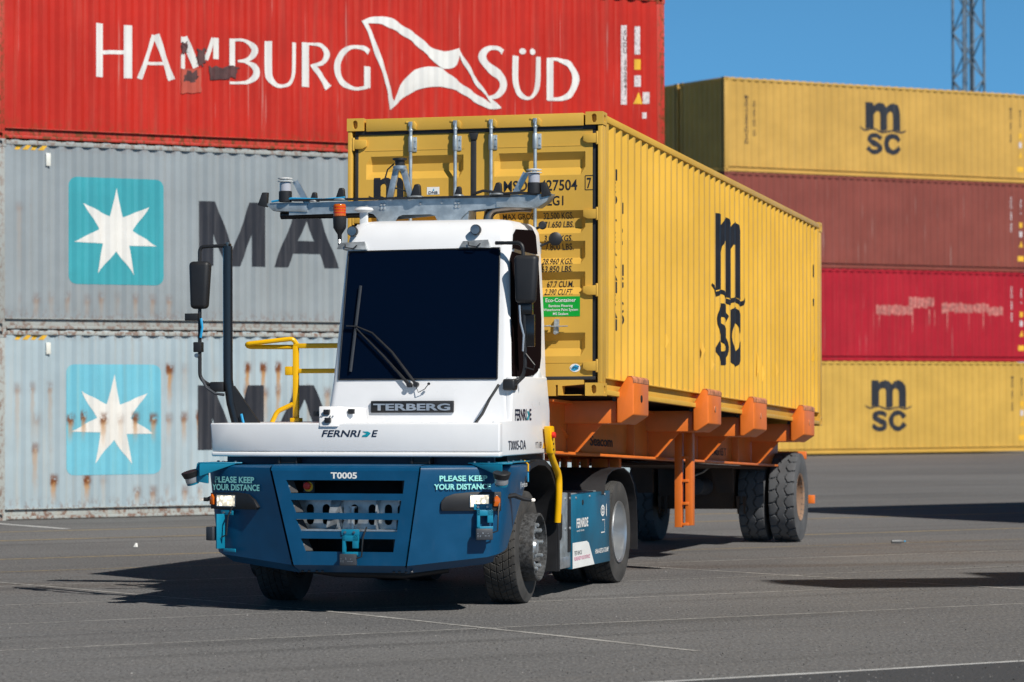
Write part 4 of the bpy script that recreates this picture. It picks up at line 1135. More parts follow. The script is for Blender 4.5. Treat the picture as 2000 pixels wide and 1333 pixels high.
# ---- wipers
def wsp(x, z, o=.03): return (x, float(fz(z)) - o, z)
m = MB(); m.tube([wsp(.345, 1.95), wsp(.10, 2.20), wsp(-.19, 2.47)], [.014, .010, .006], 8); m.cyl(wsp(.345, 1.95, .0), wsp(.345, 1.95, .05), .022)
m.tube([wsp(.405, 1.955), wsp(.17, 2.24), wsp(-.02, 2.41), wsp(-.185, 2.475)], [.014, .011, .008, .006], 8); m.cyl(wsp(.405, 1.955, .0), wsp(.405, 1.955, .05), .022)
m.bar(wsp(-.26, 2.475, .035), wsp(-.16, 2.47, .035), .02, .012)
wa = m.build('wiper_arm', black, tk)
m = MB().bar(wsp(-.205, 2.07, .02), wsp(-.150, 2.83, .02), .014, .022)
m.build('wiper_blade', grey_box, wa)
MB().tube([wsp(.405, 1.93, .02), wsp(.43, 1.885, .03), wsp(.49, 1.915, .04), wsp(.53, 1.965, .05)], .004, 6).lathe([(.012, 0), (.012, .018)], wsp(.53, 1.96, .05), (0, -1, 0), 10).build('washer_nozzle', black, wa)
# ---- front camera cluster on the deck
cz = 1.622
m = MB(); m.hexa([(-.30, -1.46, cz - .03), (-.13, -1.46, cz - .03), (-.10, -1.10, cz), (-.42, -1.05, cz), (-.335, -1.36, cz + .145), (-.165, -1.36, cz + .145), (-.16, -1.1, cz + .14), (-.40, -1.05, cz + .14)])
m.hexa([(-.165, -1.38, cz), (.03, -1.18, cz), (.02, -1.1, cz), (-.165, -1.1, cz), (-.165, -1.36, cz + .145), (.02, -1.17, cz + .13), (.02, -1.1, cz + .13), (-.165, -1.1, cz + .14)])
cl = m.build('camera_cluster', white, tk, bev=.008)
m = MB()
for (x, y, z) in ((-.25, -1.405, cz + .095), (-.225, -1.452, cz + .025), (-.06, -1.30, cz + .10), (-.395, -1.24, cz + .08)):
    m2 = MB().box(x - .026, x + .026, y - .020, y + .02, z - .022, z + .022); m2.build('camera_lens', black, cl, bev=.004)
for x in (-.285, -.215, -.19, -.30): MB().cyl((x, -1.40, cz + .06), (x, -1.425, cz + .06), .005, n=8).build('screw', steel, cl)
# ---- bumper
CT, CB = (-.665, .678), (-.462, .552)
ZT, ZB = 1.248, .412
def edge(z, k):
    t = (z - ZB) / (ZT - ZB); return CB[k] + (CT[k] - CB[k]) * t
g_ = .009
slots = [(1.137, 1.024, -.520, .540, -.482, .526), (.967, .858, -.477, .512, -.436, .494), (.803, .699, -.436, .485, -.386, .471), (.638, .527, -.390, .457, -.349, .439)]
m = MB(); pf = Fr((0, -1.70, 0), FX)
def quad(zt, zb, a0, a1, b0, b1): m.prism([(b0, zb), (b1, zb), (a1, zt), (a0, zt)], pf, -.022, 0)
prev = ZT - .03
for (zt, zb_, tl, tr2, bl, br2) in slots:
    quad(prev, zt, edge(prev, 0) + g_, edge(prev, 1) - g_, edge(zt, 0) + g_, edge(zt, 1) - g_)
    quad(zt, zb_, edge(zt, 0) + g_, tl, edge(zb_, 0) + g_, bl); quad(zt, zb_, tr2, edge(zt, 1) - g_, br2, edge(zb_, 1) - g_)
    prev = zb_
quad(prev, ZB, edge(prev, 0) + g_, edge(prev, 1) - g_, edge(ZB, 0) + g_, edge(ZB, 1) - g_)
def lofted(m, prof, xl, xr):
    """prof [(y, z)] with x limits per row"""
    vs = []
    for i, (y, z) in enumerate(prof): vs += [(xl[i], y, z), (xr[i], y, z)]
    m.add(vs, [(2 * i, 2 * i + 1, 2 * i + 3, 2 * i + 2) for i in range(len(prof) - 1)])
e0, e1 = edge(ZT, 0) + g_, edge(ZT, 1) - g_
lofted(m, [(-1.70, ZT - .03), (-1.690, ZT - .006), (-1.66, ZT + .014), (-1.60, ZT + .020), (-1.40, ZT + .022)], [e0] * 5, [e1] * 5)
l0, l1 = edge(ZB, 0) + g_, edge(ZB, 1) - g_
lofted(m, [(-1.70, ZB), (-1.685, ZB - .012), (-1.60, ZB - .065), (-1.30, ZB - .075)], [l0, l0, l0 + .01, l0 + .02], [l1, l1, l1 - .01, l1 - .02])
gp = m.build('bumper_grille_panel', blue, tk, smooth=25, recalc=True)
text(gp, 'lettering', 'T0005', pf, -.117, 1.153, .052, inkw, width=.235, bold=.03)
# side panels of the bumper
def side_panel(sg):
    ct, cb = (CT[1], CB[1]) if sg > 0 else (CT[0], CB[0])
    cx, cy = (1.335 if sg > 0 else -1.355), -1.36
    cols = [((ct + sg * g_, -1.70), (cb + sg * g_, -1.70), ZB)]
    for k in (.35, .7, .9): cols.append(((ct + (cx - ct) * k, -1.70 + .34 * k), (cb + (cx - sg * .085 - cb) * k, -1.70 + .34 * k), ZB + .075 * k))
    cols += [((cx - sg * .012, cy + .012), (cx - sg * .095, cy + .014), ZB + .085), ((cx + sg * .012, cy + .06), (cx - sg * .075, cy + .05), ZB + .093), ((cx + sg * .02, cy + .18), (cx - sg * .07, cy + .16), ZB + .105)]
    ex = abs(cx) - 1.29
    cols += [(((1.30 + ex) * sg, -.9), ((1.215 + ex) * sg, -1.10), ZB + .115), ((1.29 * sg if sg > 0 else (1.29 + ex) * sg, -.32), ((1.215 + ex) * sg, -1.04), ZB + .13)]
    rows = [-.085, -.07, 0, .1, .35, .6, .8, .964, .992, 1.014, 1.022]
    vs = []
    for (t_, b_, zb_) in cols:
        for k in rows:
            kk = min(max(k, 0), 1); x = b_[0] + (t_[0] - b_[0]) * kk; y = b_[1] + (t_[1] - b_[1]) * kk; z = zb_ + (ZT - zb_) * k
            inw = 0
            if k < 0: inw = .10 if k < -.08 else .085
            if k > 1: inw = .035 if k < 1.02 else .30
            if k == .992: inw = .009
            # inward: towards the tractor centre line, backwards
            d = Vector((-sg * .45, .9)) if abs(x) < 1.25 else Vector((-sg * .95, .3))
            vs.append((x + d.x * inw, y + d.y * inw, z))
    nr = len(rows); fs_ = []
    for i in range(len(cols) - 1):
        for j in range(nr - 1): fs_.append((i * nr + j, (i + 1) * nr + j, (i + 1) * nr + j + 1, i * nr + j + 1))
    o = MB().add(vs, fs_).build('bumper_side_panel', blue, tk, smooth=28)
    return o
spR, spL = side_panel(1), side_panel(-1)
FRr = Fr((.68, -1.70, 0), (.655, .34, 0)); FLl = Fr((-.665, -1.70, 0), (.69, -.34, 0))
OFF = .004
text(spR, 'lettering', 'PLEASE KEEP', FRr, .165, 1.131, .046, mint, width=.415, bold=.03, t=OFF)
text(spR, 'lettering', 'YOUR DISTANCE', FRr, .118, 1.060, .046, mint, width=.490, bold=.03, t=OFF)
text(spL, 'lettering', 'PLEASE KEEP', FLl, -.682, 1.108, .052, mint, width=.490, bold=.03, t=OFF)
text(spL, 'lettering', 'YOUR DISTANCE', FLl, -.716, 1.042, .052, mint, width=.590, bold=.03, t=OFF)
text(spR, 'lettering', '|f| fernride.com', Fr((1.352, -.94, 0), (-.085, 1, 0)), .0, 1.06, .05, inkw, width=.34, t=.004)
MB().flat([(.36, 1.10), (.43, 1.10), (.43, 1.18), (.36, 1.18)], Fr((1.352, -.94, 0), (-.085, 1, 0)), .004).build('sticker', skyblue, spR, smooth=0)
# headlights
def lamps(sg, fr, par):
    if sg > 0: hp = [(.178, .90), (.185, .878), (.700, .872), (.700, 1.035), (.45, 1.036), (.29, 1.022), (.215, .995), (.18, .955)]; lp = (.428, .594, .908, 1.012); ip = (.630, .690)
    else: hp = [(-.735, .875), (-.170, .880), (-.150, .90), (-.20, .96), (-.275, 1.010), (-.42, 1.025), (-.735, 1.015)]; lp = (-.655, -.425, .900, .998); ip = (-.735, -.685)
    h = MB().prism(hp, fr, -.03, .004).build('headlight_housing', black, par, bev=.003)
    l = MB().prism([(lp[0], lp[2]), (lp[1], lp[2]), (lp[1], lp[3]), (lp[0], lp[3])], fr, -.02, .008).build('headlight', lampm, par, bev=.006)
    m = MB()
    for p, q_ in (((lp[0], lp[2]), (lp[1], lp[2])), ((lp[1], lp[2]), (lp[1], lp[3])), ((lp[1], lp[3]), (lp[0], lp[3])), ((lp[0], lp[3]), (lp[0], lp[2]))): m.bar(fr.p(*p, .008), fr.p(*q_, .008), .008, .008)
    m.build('lamp_bezel', steel, l)
    MB().prism([(ip[0], .912), (ip[1], .912), (ip[1], .975), ((ip[0] + ip[1]) / 2, 1.008), (ip[0], .975)], fr, -.01, .022).build('indicator', amber, par, bev=.008)
lamps(1, FRr, spR); lamps(-1, FLl, spL)
# marker lamps on rubber arms
for sg in (1, -1):
    b = Vector((1.30 * sg, -1.22, .99)); e = Vector((1.47 * sg, -1.42 if sg < 0 else -1.02, .955))
    if sg < 0: e = Vector((-1.42, -1.30, .955)); b = Vector((-1.31, -1.28, .95))
    o = MB().tube([b, b.lerp(e, .35) + Vector((0, 0, .02)), b.lerp(e, .7), e], [.022, .022, .018, .017], 8).build('marker_arm', black, tk)
    d = Vector((sg, 0, 0)); MB().lathe([(.013, 0), (.014, .03), (.006, .038)], e, d, 10).build('marker_lamp', lampw, o)
# teal corner brackets with scanners
for sg, sp in ((1, spR), (-1, spL)):
    m = MB(); zt = 1.272
    P = [(1.02, -1.42), (1.16, -1.49), (1.36, -1.56), (1.42, -1.44), (1.33, -1.10), (1.30, -.40), (1.22, -.40), (1.12, -1.1)]
    P = [(x * sg, y) for x, y in P]
    if sg < 0: P = P[::-1]
    m.prism(P, Fr((0, 0, 0), (1, 0, 0), (0, 1, 0)), zt, zt + .010)
    m.hexa([(1.20 * sg, -1.50, zt - .05), (1.36 * sg, -1.565, zt - .11), (1.36 * sg, -1.55, zt - .11), (1.20 * sg, -1.485, zt - .05), (1.06 * sg, -1.45, zt), (1.36 * sg, -1.565, zt), (1.36 * sg, -1.55, zt), (1.06 * sg, -1.435, zt)])
    br = m.build('scanner_bracket', teal, tk, bev=.003)
    for (x, y) in ((1.08, -1.42), (1.2, -1.40), (1.32, -1.2), (1.28, -.9), (1.27, -.6)): MB().cyl((x * sg, y, zt + .01), (x * sg, y, zt + .022), .012, n=8).build('bolt', steel, br)
    c = Vector(((1.36 if sg > 0 else 1.455) * sg, -1.58 if sg > 0 else -1.50, 1.135)); ax = Vector((.10 * sg if sg > 0 else .20 * sg, -.22, .95))
    if sg < 0: MB().hexa([(-1.30, -1.53, 1.10), (-1.44, -1.51, 1.12), (-1.44, -1.49, 1.12), (-1.30, -1.49, 1.10), (-1.30, -1.53, 1.275), (-1.40, -1.52, 1.275), (-1.40, -1.49, 1.275), (-1.30, -1.49, 1.275)]).build('bracket_arm', teal, br, bev=.004)
    sc = MB().lathe([(.074, .072), (.078, .068), (.064, .022), (.056, .02)], c, ax, 24).lathe([(.046, -.035), (.046, -.008)], c, ax, 20).build('corner_scanner', black, br)
    MB().lathe([(.0, -.030), (.054, -.028), (.058, -.018), (.058, .018), (.054, .022)], c, ax, 24).build('scanner_window', silver, sc)
    MB().lathe([(.0, -.048), (.052, -.046), (.056, -.032), (.0, -.031)], c, ax, 24).build('scanner_base', teal, sc)
    if sg > 0: MB().tube([(1.28, -.52, 1.285), (1.31, -.50, 1.25), (1.31, -.50, 1.19)], .008, 6).build('sling_eye', yellow, br)
# radar boxes on teal brackets
def radar(fr, s, z, par, side=False):
    t = .02
    if not side:
        m = MB(); m.prism([(s - .075, z + .17), (s + .085, z + .17), (s + .085, z + .22), (s - .075, z + .22)], fr, .002, .012)
        m.prism([(s - .055, z + .0), (s - .028, z + .0), (s - .028, z + .17), (s - .055, z + .17)], fr, .01, .05).prism([(s + .035, z + .06), (s + .085, z + .06), (s + .085, z + .17), (s + .035, z + .17)], fr, .01, .05)
        m.prism([(s - .055, z + .12), (s + .085, z + .12), (s + .085, z + .17), (s - .055, z + .17)], fr, .04, .05).prism([(s - .055, z - .0), (s + .085, z - .0), (s + .085, z + .03), (s - .055, z + .03)], fr, .04, .05)
    else:
        m = MB(); m.prism([(s - .0, z + .16), (s + .15, z + .16), (s + .15, z + .20), (s - .0, z + .20)], fr, .002, .012).prism([(s + .03, z - .13), (s + .045, z - .13), (s + .045, z + .17), (s + .03, z + .17)], fr, .004, .10)
        m.prism([(s + .03, z - .16), (s + .18, z - .16), (s + .18, z - .13), (s + .03, z - .13)], fr, .002, .012)
    b = m.build('radar_bracket', teal, par, bev=.003)
    for ds in (-.04, .04): MB().cyl(fr.p(s + ds + (.08 if side else 0), z + .195 - (.015 if side else 0), .01), fr.p(s + ds + (.08 if side else 0), z + .195 - (.015 if side else 0), .022), .011, n=8).build('bolt', steel, b)
    if not side: bx_ = MB().prism([(s - .07, z - .085), (s + .075, z - .085), (s + .075, z + .012), (s - .07, z + .012)], fr, .035, .085)
    else: bx_ = MB().prism([(s - .075, z - .06), (s + .01, z - .06), (s + .01, z + .06), (s - .075, z + .06)], fr, .03, .12)
    bo = bx_.build('radar_sensor', grey_box, b, bev=.008)
    if not side:
        text(bo, 'lettering', '. ; .\n:: --', fr, s - .06, z - .03, .018, silver, width=.11, t=.0862)
    MB().tube([fr.p(s + .06, z - .03, .06), fr.p(s + .12, z - .01, .06), fr.p(s + .13, z + .15, .05), fr.p(s + .15, z + .24, .01)], .007, 6).build('sensor_cable', black, b)
radar(FRr, .535, .715, spR); radar(FLl, -.600, .665, spL, True)
radar(pf, .055, .500, gp)
# ---- inside the grille
dk = MB().box(-.62, .62, -1.18, -1.15, .42, 1.28).box(-.66, -.64, -1.56, -1.18, .47, 1.22).box(.64, .66, -1.56, -1.18, .47, 1.22).box(-.60, .60, -1.50, -1.18, .43, .44)
for sg in (0, 1):
    dk.hexa([(edge(.45, sg) - .04, -1.635, .45), (edge(.45, sg) + .04, -1.635, .45), (edge(.45, sg) + .04, -1.62, .45), (edge(.45, sg) - .04, -1.62, .45), (edge(1.24, sg) - .04, -1.635, 1.24), (edge(1.24, sg) + .04, -1.635, 1.24), (edge(1.24, sg) + .04, -1.62, 1.24), (edge(1.24, sg) - .04, -1.62, 1.24)])  # dark strips added behind the seams to keep bright background from showing
dk.build('shroud_and_seam_backing', blackhole, tk)
m = MB(); tf = Fr((0, -1.50, 0), FX); xs_ = [-.37, -.225, -.10, .03, .19, .335, .45]
x0 = -.50
zz0, zz1 = .70, .975
edges = []
for xc in xs_: edges.append((xc - .042, xc + .042))
cur = -.50
for (a, b) in edges:
    m.prism([(cur, zz0), (a, zz0), (a, zz1), (cur, zz1)], tf, -.008, 0)
    # cell with a rounded slot
    n = 14; oc = []; ic = []
    hx, hz_ = .042, (zz1 - zz0) / 2; cx_, cz_ = (a + b) / 2, (zz0 + zz1) / 2
    for i in range(n):
        an = 2 * math.pi * (i + .5) / n; ca, sa = math.cos(an), math.sin(an); k = min(hx / abs(ca), hz_ / abs(sa)); oc.append((cx_ + ca * k, cz_ + sa * k)); ic.append((cx_ + .034 * ca, cz_ + .034 * sa + (.055 if sa > 0 else -.055)))
    vs = [tf.p(p[0], p[1], 0) for p in oc] + [tf.p(p[0], p[1], 0) for p in ic] + [tf.p(p[0], p[1], -.008) for p in ic]
    m.add(vs, [(i, (i + 1) % n, n + (i + 1) % n, n + i) for i in range(n)] + [(n + i, n + (i + 1) % n, 2 * n + (i + 1) % n, 2 * n + i) for i in range(n)])
    for ax_, az_ in ((a, zz0), (b, zz0), (a, zz1), (b, zz1)):
        q2 = sorted(oc, key=lambda p: (p[0] - ax_) ** 2 + (p[1] - az_) ** 2)[:2]; m.add([tf.p(ax_, az_, 0), tf.p(*q2[0]), tf.p(*q2[1])], [(0, 1, 2)])
    cur = b
m.prism([(cur, zz0), (.50, zz0), (.50, zz1), (cur, zz1)], tf, -.008, 0)
tp = m.build('slotted_cross_plate', galvd, tk, smooth=0)
MB().box(-.45, .50, -1.672, -1.45, .702, .716).build('tow_shelf', galvd, tp)
MB().hexa([(-.20, -1.60, .70), (-.10, -1.64, .70), (-.08, -1.5, .70), (-.19, -1.5, .70), (-.17, -1.52, .97), (-.07, -1.52, .97), (-.07, -1.5, .97), (-.17, -1.5, .97)]).build('tow_gusset', galvd, tp)
MB().hexa([(.24, -1.62, .70), (.255, -1.62, .70), (.255, -1.5, .70), (.24, -1.5, .70), (.24, -1.54, .98), (.255, -1.54, .98), (.255, -1.5, .98), (.24, -1.5, .98)]).build('tow_gusset', galvd, tp)
MB().cyl((.045, -1.60, .66), (.045, -1.60, .90), .018).cyl((.045, -1.60, .895), (.045, -1.60, .91), .034).build('tow_pin', galvd, tp)
for (zt, zb_, tl, tr2, bl, br2) in slots:
    m = MB().hexa([(bl - .01, -1.678, zb_ + .005), (bl + .05, -1.64, zb_ + .005), (bl + .05, -1.63, zb_ + .005), (bl - .01, -1.665, zb_ + .005), (tl - .01, -1.678, zt - .005), (tl + .045, -1.64, zt - .005), (tl + .045, -1.63, zt - .005), (tl - .01, -1.665, zt - .005)])
    tb = m.build('mounting_tab', rubberblk, gp); MB().cyl((tl + .015, -1.665, (zt + zb_) / 2), (tl + .012, -1.685, (zt + zb_) / 2), .012, n=10).build('bolt', galvd, tb)
    m = MB().box(tr2 - .03, tr2 + .01, -1.66, -1.64, zb_ + .005, zt - .005); m.build('mounting_tab', black, gp)
es = MB().box(-.40, -.31, -1.60, -1.55, 1.03, 1.12).build('stop_box', grey_box, tk, bev=.006)
MB().lathe([(.030, .0), (.034, .012), (.030, .03), (.0, .036)], (-.36, -1.60, 1.085), (0, -1, 0), 18).build('stop_button', redb, es)
MB().lathe([(.042, 0), (.042, .006)], (-.352, -1.60, 1.078), (0, -1, 0), 18).build('stop_ring', yellow, es)
m = MB().box(-1.2, 1.22, -1.30, -1.26, 1.20, 1.335); m.build('front_crossbar', dkblue, tk)
for x in (-.60, .60):
    m = MB().box(x - .07, x + .07, -1.42, -1.30, 1.275, 1.330).box(x - .09, x - .07, -1.43, -1.30, 1.27, 1.335).box(x + .07, x + .085, -1.43, -1.3, 1.27, 1.335); m.build('hood_hinge', black, tk, bev=.004)
for i, x in enumerate((-.40, -.34, -.27, -.22, .42, .47, .53, .58)):
    MB().lathe([(.012, 0), (.012, .012), (0, .016)], (x, -1.62, .362), (0, -.5, -.8), 8).build('bolt', grey_box, gp)
# ---- mirrors
px_ = -1.34
post = MB().tube([(px_, -.9, 3.19), (px_, -.9, 2.2), (px_ + .002, -.9, 2.0), (px_ + .03, -.9, 1.8), (px_ + .085, -.9, 1.6)], .043, 14).build('mirror_post', glossblk, tk)
MB().hexa([(px_ + .05, -.92, 1.62), (px_ + .30, -.92, 1.62), (px_ + .30, -.88, 1.62), (px_ + .05, -.88, 1.62), (px_ + .03, -.92, 1.95), (px_ + .06, -.92, 1.95), (px_ + .06, -.88, 1.95), (px_ + .03, -.88, 1.95)]).build('post_brace', black, post)
MB().tube([(px_ + .16, -.94, 1.62), (px_ + .14, -.94, 1.70)], .012, 6).build('air_line', skyblue, post)
MB().cyl((px_, -.9, 3.19), (px_, -.9, 3.225), .016, n=10).cyl((px_ - .03, -.9, 3.20), (px_ + .03, -.9, 3.20), .014, n=8).build('post_cap', exh, post)
def mirror(x0, x1, y, z0, z1, arm):
    a = MB().tube(arm, .0165, 10).build('mirror_arm', black, tk)
    m = MB().hexa([(x0 + .01, y - .05, z0), (x1 - .03, y - .05, z0), (x1 - .03, y + .06, z0), (x0 + .01, y + .06, z0), (x0, y - .06, z1), (x1, y - .06, z1), (x1, y + .06, z1), (x0, y + .06, z1)])
    h = m.build('mirror_housing', glossblk if False else black, a, bev=.038, seg=4)
    MB().box(x0 + .03, x1 - .05, y + .06, y + .064, z0 + .04, z1 - .04).build('mirror_glass', silver, h)
    return a
def bend(pts, r=.05, n=5):
    out = [V3(pts[0])]
    for i in range(1, len(pts) - 1):
        p, a, b = V3(pts[i]), V3(pts[i - 1]), V3(pts[i + 1]); d0 = (a - p).normalized(); d1 = (b - p).normalized()
        for k in range(n + 1): t = k / n; out.append((p + d0 * r) * (1 - t) ** 2 + p * 2 * t * (1 - t) + (p + d1 * r) * t ** 2)
    return out + [V3(pts[-1])]
ma = mirror(-1.695, -1.50, -.9, 2.635, 3.058, bend([(px_, -.9, 3.195), (-1.605, -.9, 3.19), (-1.605, -.9, 2.9), (-1.605, -.9, 2.02), (-1.53, -.9, 1.96), (px_ - .03, -.9, 1.94)]))
MB().box(-1.73, -1.61, -.95, -.90, 2.53, 2.595).build('camera_box', black, ma, bev=.004)
MB().box(-1.655, -1.58, -.94, -.86, 2.25, 2.34).build('arm_clamp', black, ma, bev=.008)
MB().lathe([(.02, 0), (.02, .05)], (-1.62, -.95, 2.22), (0, 1, 0), 10).build('clamp_bolt', steel, ma)
MB().tube([(-1.585, -.92, 2.55), (-1.57, -.93, 2.47), (-1.59, -.92, 2.38)], .012, 6).build('cable', skyblue, ma)
MB().box(-1.50, -1.37, -.94, -.86, 1.895, 1.985).build('arm_bracket', black, ma, bev=.012)
MB().tube([(-1.58, -.93, 2.02), (-1.52, -.95, 1.93), (-1.44, -.95, 1.88), (-1.36, -.94, 1.87)], .013, 8).build('cable', grey_box, ma)
mb_ = mirror(1.268, 1.482, -.78, 2.655, 3.075, bend([(1.08, -.72, 3.19), (1.34, -.78, 3.185), (1.345, -.78, 3.0), (1.36, -.78, 2.1), (1.33, -.78, 2.0), (1.22, -.85, 1.97)], .06))
MB().box(1.30, 1.42, -.80, -.72, 2.56, 2.66).box(1.335, 1.44, -.79, -.74, 2.28, 2.56).build('camera_box', glossblk, mb_, bev=.006)
MB().tube([(1.32, -.82, 2.64), (1.33, -.83, 2.5), (1.36, -.83, 2.38), (1.35, -.82, 2.24)], .009, 6).build('cable', silver, mb_)
MB().tube([(1.37, -.8, 2.22), (1.45, -.8, 2.12), (1.44, -.8, 2.08), (1.37, -.8, 2.1)], .006, 6).build('cable', black, mb_)
MB().box(1.19, 1.30, -.92, -.80, 1.90, 2.00).build('arm_bracket', black, mb_, bev=.02, seg=3)
MB().tube([(1.17, -.96, 1.95), (1.10, -1.02, 1.82), (1.05, -1.06, 1.70), (1.0, -1.10, 1.62)], .013, 8).build('cable', black, mb_)
MB().tube([(1.2, -.9, 1.95), (1.30, -.9, 1.94), (1.37, -.85, 2.02)], .010, 8).build('cable', black, mb_)
# ---- handrail beside the cab
rl = bend([(-.55, -.3, 2.315), (-.905, -.3, 2.315), (-.905, -.3, 1.60)], .01, 2)
hr = MB().bar((-.40, -.3, 2.31), (-.93, -.3, 2.31), .045).bar((-.908, -.3, 2.31), (-.908, -.3, 1.60), .05).bar((-.40, -.3, 2.083), (-.90, -.3, 2.083), .042).build('handrail', yellow, tk, bev=.008)
MB().tube(bend([(-.90, -.3, 2.325), (-.93, -.32, 2.375), (-1.36, -.36, 2.33), (-1.36, -.30, 2.305), (-.92, -.28, 2.30)], .03), .021, 10).build('rail_loop', yellow, hr)
MB().tube(bend([(-.90, -.3, 1.80), (-1.08, -.32, 1.72), (-1.13, -.32, 1.62)], .04), .022, 10).build('rail_brace', yellow, hr)
MB().box(-1.01, -.92, -.32, -.28, 2.045, 2.125).build('rail_bracket', yellow, hr, bev=.01)
MB().box(-.95, -.86, -.35, -.25, 1.622, 1.66).build('rail_foot', yellow, hr, bev=.006)
# ---- roof beam with sensors
by = -.10; bf = Fr((0, by, 0), FX)
m = MB(); TOPZ = lambda x: 3.625 + (x + .2) * .010
BP = [(-1.04, 3.505), (-.30, 3.515), (-.235, 3.50), (-.19, 3.45), (-.17, 3.40), (.56, 3.40), (.60, 3.46), (.66, 3.515), (1.06, 3.545), (1.09, 3.645), (.6, 3.640), (-.4, 3.622), (-1.04, 3.612)]
CUT = [(-.05, 3.40), (-.0, 3.475), (.04, 3.488), (.30, 3.49), (.345, 3.475), (.38, 3.40)]
BPc = [p for p in BP[:5]] + CUT + [p for p in BP[5:]]
m.prism(BPc, bf, -.010, 0)
m.add([bf.p(-1.04, 3.612, 0), bf.p(1.09, 3.645, 0), bf.p(1.09, 3.645, -.22), bf.p(-1.04, 3.612, -.22)], [(0, 1, 2, 3)])
m.prism(BP[-1:] + BP[:4] + [(.66, 3.515), (1.06, 3.545), (1.09, 3.645)], bf, -.22, -.21)
beam = m.build('roof_beam', galv, tk, smooth=0)
MB().prism([(-1.27, 3.615), (-1.19, 3.545), (-.86, 3.530), (-.86, 3.612), (-1.03, 3.62)], bf, -.16, .012).build('beam_end', galv, beam, bev=.004)
MB().prism([(.92, 3.645), (.92, 3.545), (1.30, 3.530), (1.385, 3.585), (1.425, 3.655)], bf, -.16, .012).build('beam_end', galv, beam, bev=.004)
for (x, z) in ((-.06, 3.585), (-.03, 3.585), (-.06, 3.55), (-.03, 3.55), (.46, 3.59), (.49, 3.59), (.46, 3.555), (.49, 3.555), (.21, 3.59), (.33, 3.595), (-.62, 3.565), (-.30, 3.57)):
    MB().lathe([(.013, 0), (.013, .010), (.0, .014)], bf.p(x - .10 if x > -.2 and x < .2 and z != 3.59 else x + .08 * (x > .3 and x < .6), z, 0), (0, -1, 0), 10).build('bolt', galvd, beam)
MB().prism([(-.22, 3.50), (-.13, 3.50), (-.13, 3.39), (-.20, 3.39)], bf, -.25, -.02).build('beam_leg', galv, beam)
MB().prism([(.56, 3.53), (.66, 3.53), (.64, 3.39), (.56, 3.39)], bf, -.25, -.02).build('beam_leg', galv, beam)
MB().box(-1.0, 1.05, -.14, -.06, 3.63, 3.648).build('cable_tray', black, beam)
MB().tube([(-1.2, -.12, 3.63), (-1.0, -.13, 3.655), (-.7, -.12, 3.64), (-.5, -.12, 3.655)], .010, 6).build('cable', skyblue, beam)
MB().tube([(.70, -.12, 3.66), (.80, -.12, 3.69), (.92, -.12, 3.675), (1.0, -.12, 3.66), (1.15, -.12, 3.665), (1.3, -.12, 3.65)], .013, 6).build('cable', black, beam)
def lidar(x, zb_, s):
    o = MB().lathe([(.058, 0), (.060, .01), (.060, .095), (.054, .10)], (x, -.10, zb_), (0, 0, 1), 24).build('lidar', black, beam)
    MB().lathe([(.052, .10), (.052, .175), (.045, .18)], (x, -.10, zb_), (0, 0, 1), 24).build('lidar_window', clearg, o)
    MB().lathe([(.070, .185), (.070, .192)], (x, -.10, zb_), (0, 0, 1), 24).lathe([(.05, .205), (.068, .212), (.068, .218), (.02, .226)], (x, -.10, zb_), (0, 0, 1), 24).lathe([(.02, .19), (.02, .21)], (x, -.1, zb_), (0, 0, 1), 10).build('lidar_cap', white2, o)
    MB().bar((x + s * .03, -.06, zb_ + .19), (x + s * .09, -.06, zb_ + .185), .05, .012).bar((x + s * .085, -.06, zb_ + .19), (x + s * .20, -.06, zb_ - .02), .055, .016, upv=(0, 1, 0)).build('lidar_bracket', galvd, o)
lidar(-1.075, 3.625, 1); lidar(1.268, 3.655, -1)
m = MB()
m.bar((-.085, -.09, 3.62), (-.02, -.09, 3.90), .055, .04, upv=(0, 1, 0)).bar((.125, -.09, 3.62), (.05, -.09, 3.90), .055, .04, upv=(0, 1, 0)).box(-.045, .075, -.13, -.05, 3.89, 3.905)
fr_ = m.build('lidar_frame', galvd, beam, bev=.004)
o = MB().lathe([(.062, 0), (.062, .028), (.05, .032)], (.014, -.09, 3.903), (0, 0, 1), 24).build('lidar', galvd, beam)
MB().lathe([(.042, .03), (.046, .075), (.066, .082), (.066, .097), (.05, .10)], (.014, -.09, 3.903), (0, 0, 1), 24).build('lidar_head', black, o)
MB().tube([(-.04, -.1, 3.95), (-.10, -.1, 3.90), (-.13, -.1, 3.80), (-.10, -.1, 3.74), (-.02, -.1, 3.73), (.08, -.1, 3.70), (.13, -.1, 3.65)], .007, 6).build('cable', black, fr_)
def fin(x, z, s, k=1.0):
    fr = Fr((x, -.10, z), FX)
    P = [(-.045 * s, 0), (.042 * s, 0), (.036 * s, .085), (.022 * s, .10), (-.012 * s, .095), (-.035 * s, .03)]
    if s < 0: P = P[::-1]
    o = MB().prism([(a * k, b * k) for a, b in P], fr, -.025, .025).build('antenna', black, beam, bev=.01, seg=3)
    MB().lathe([(.07 * k, 0), (.06 * k, .012), (.03 * k, .018)], (x, -.1, z - .012), (0, 0, 1), 18).build('antenna_base', galvd, o)
fin(-.80, 3.635, 1, .75); fin(-.545, 3.645, 1); fin(.17, 3.655, 1, 1.1); fin(.565, 3.66, 1, .75); fin(.93, 3.665, 1)
for x, s in ((-1.285, 1), (1.375, -1)):
    fr = Fr((x, -.1, 3.60 if s > 0 else 3.64), FX)
    P = [(-.05 * s, .0), (.035 * s, -.02), (.045 * s, .115), (-.005 * s, .115)]
    if s < 0: P = P[::-1]
    MB().prism(P, fr, -.03, .03).build('antenna', black, beam, bev=.006)
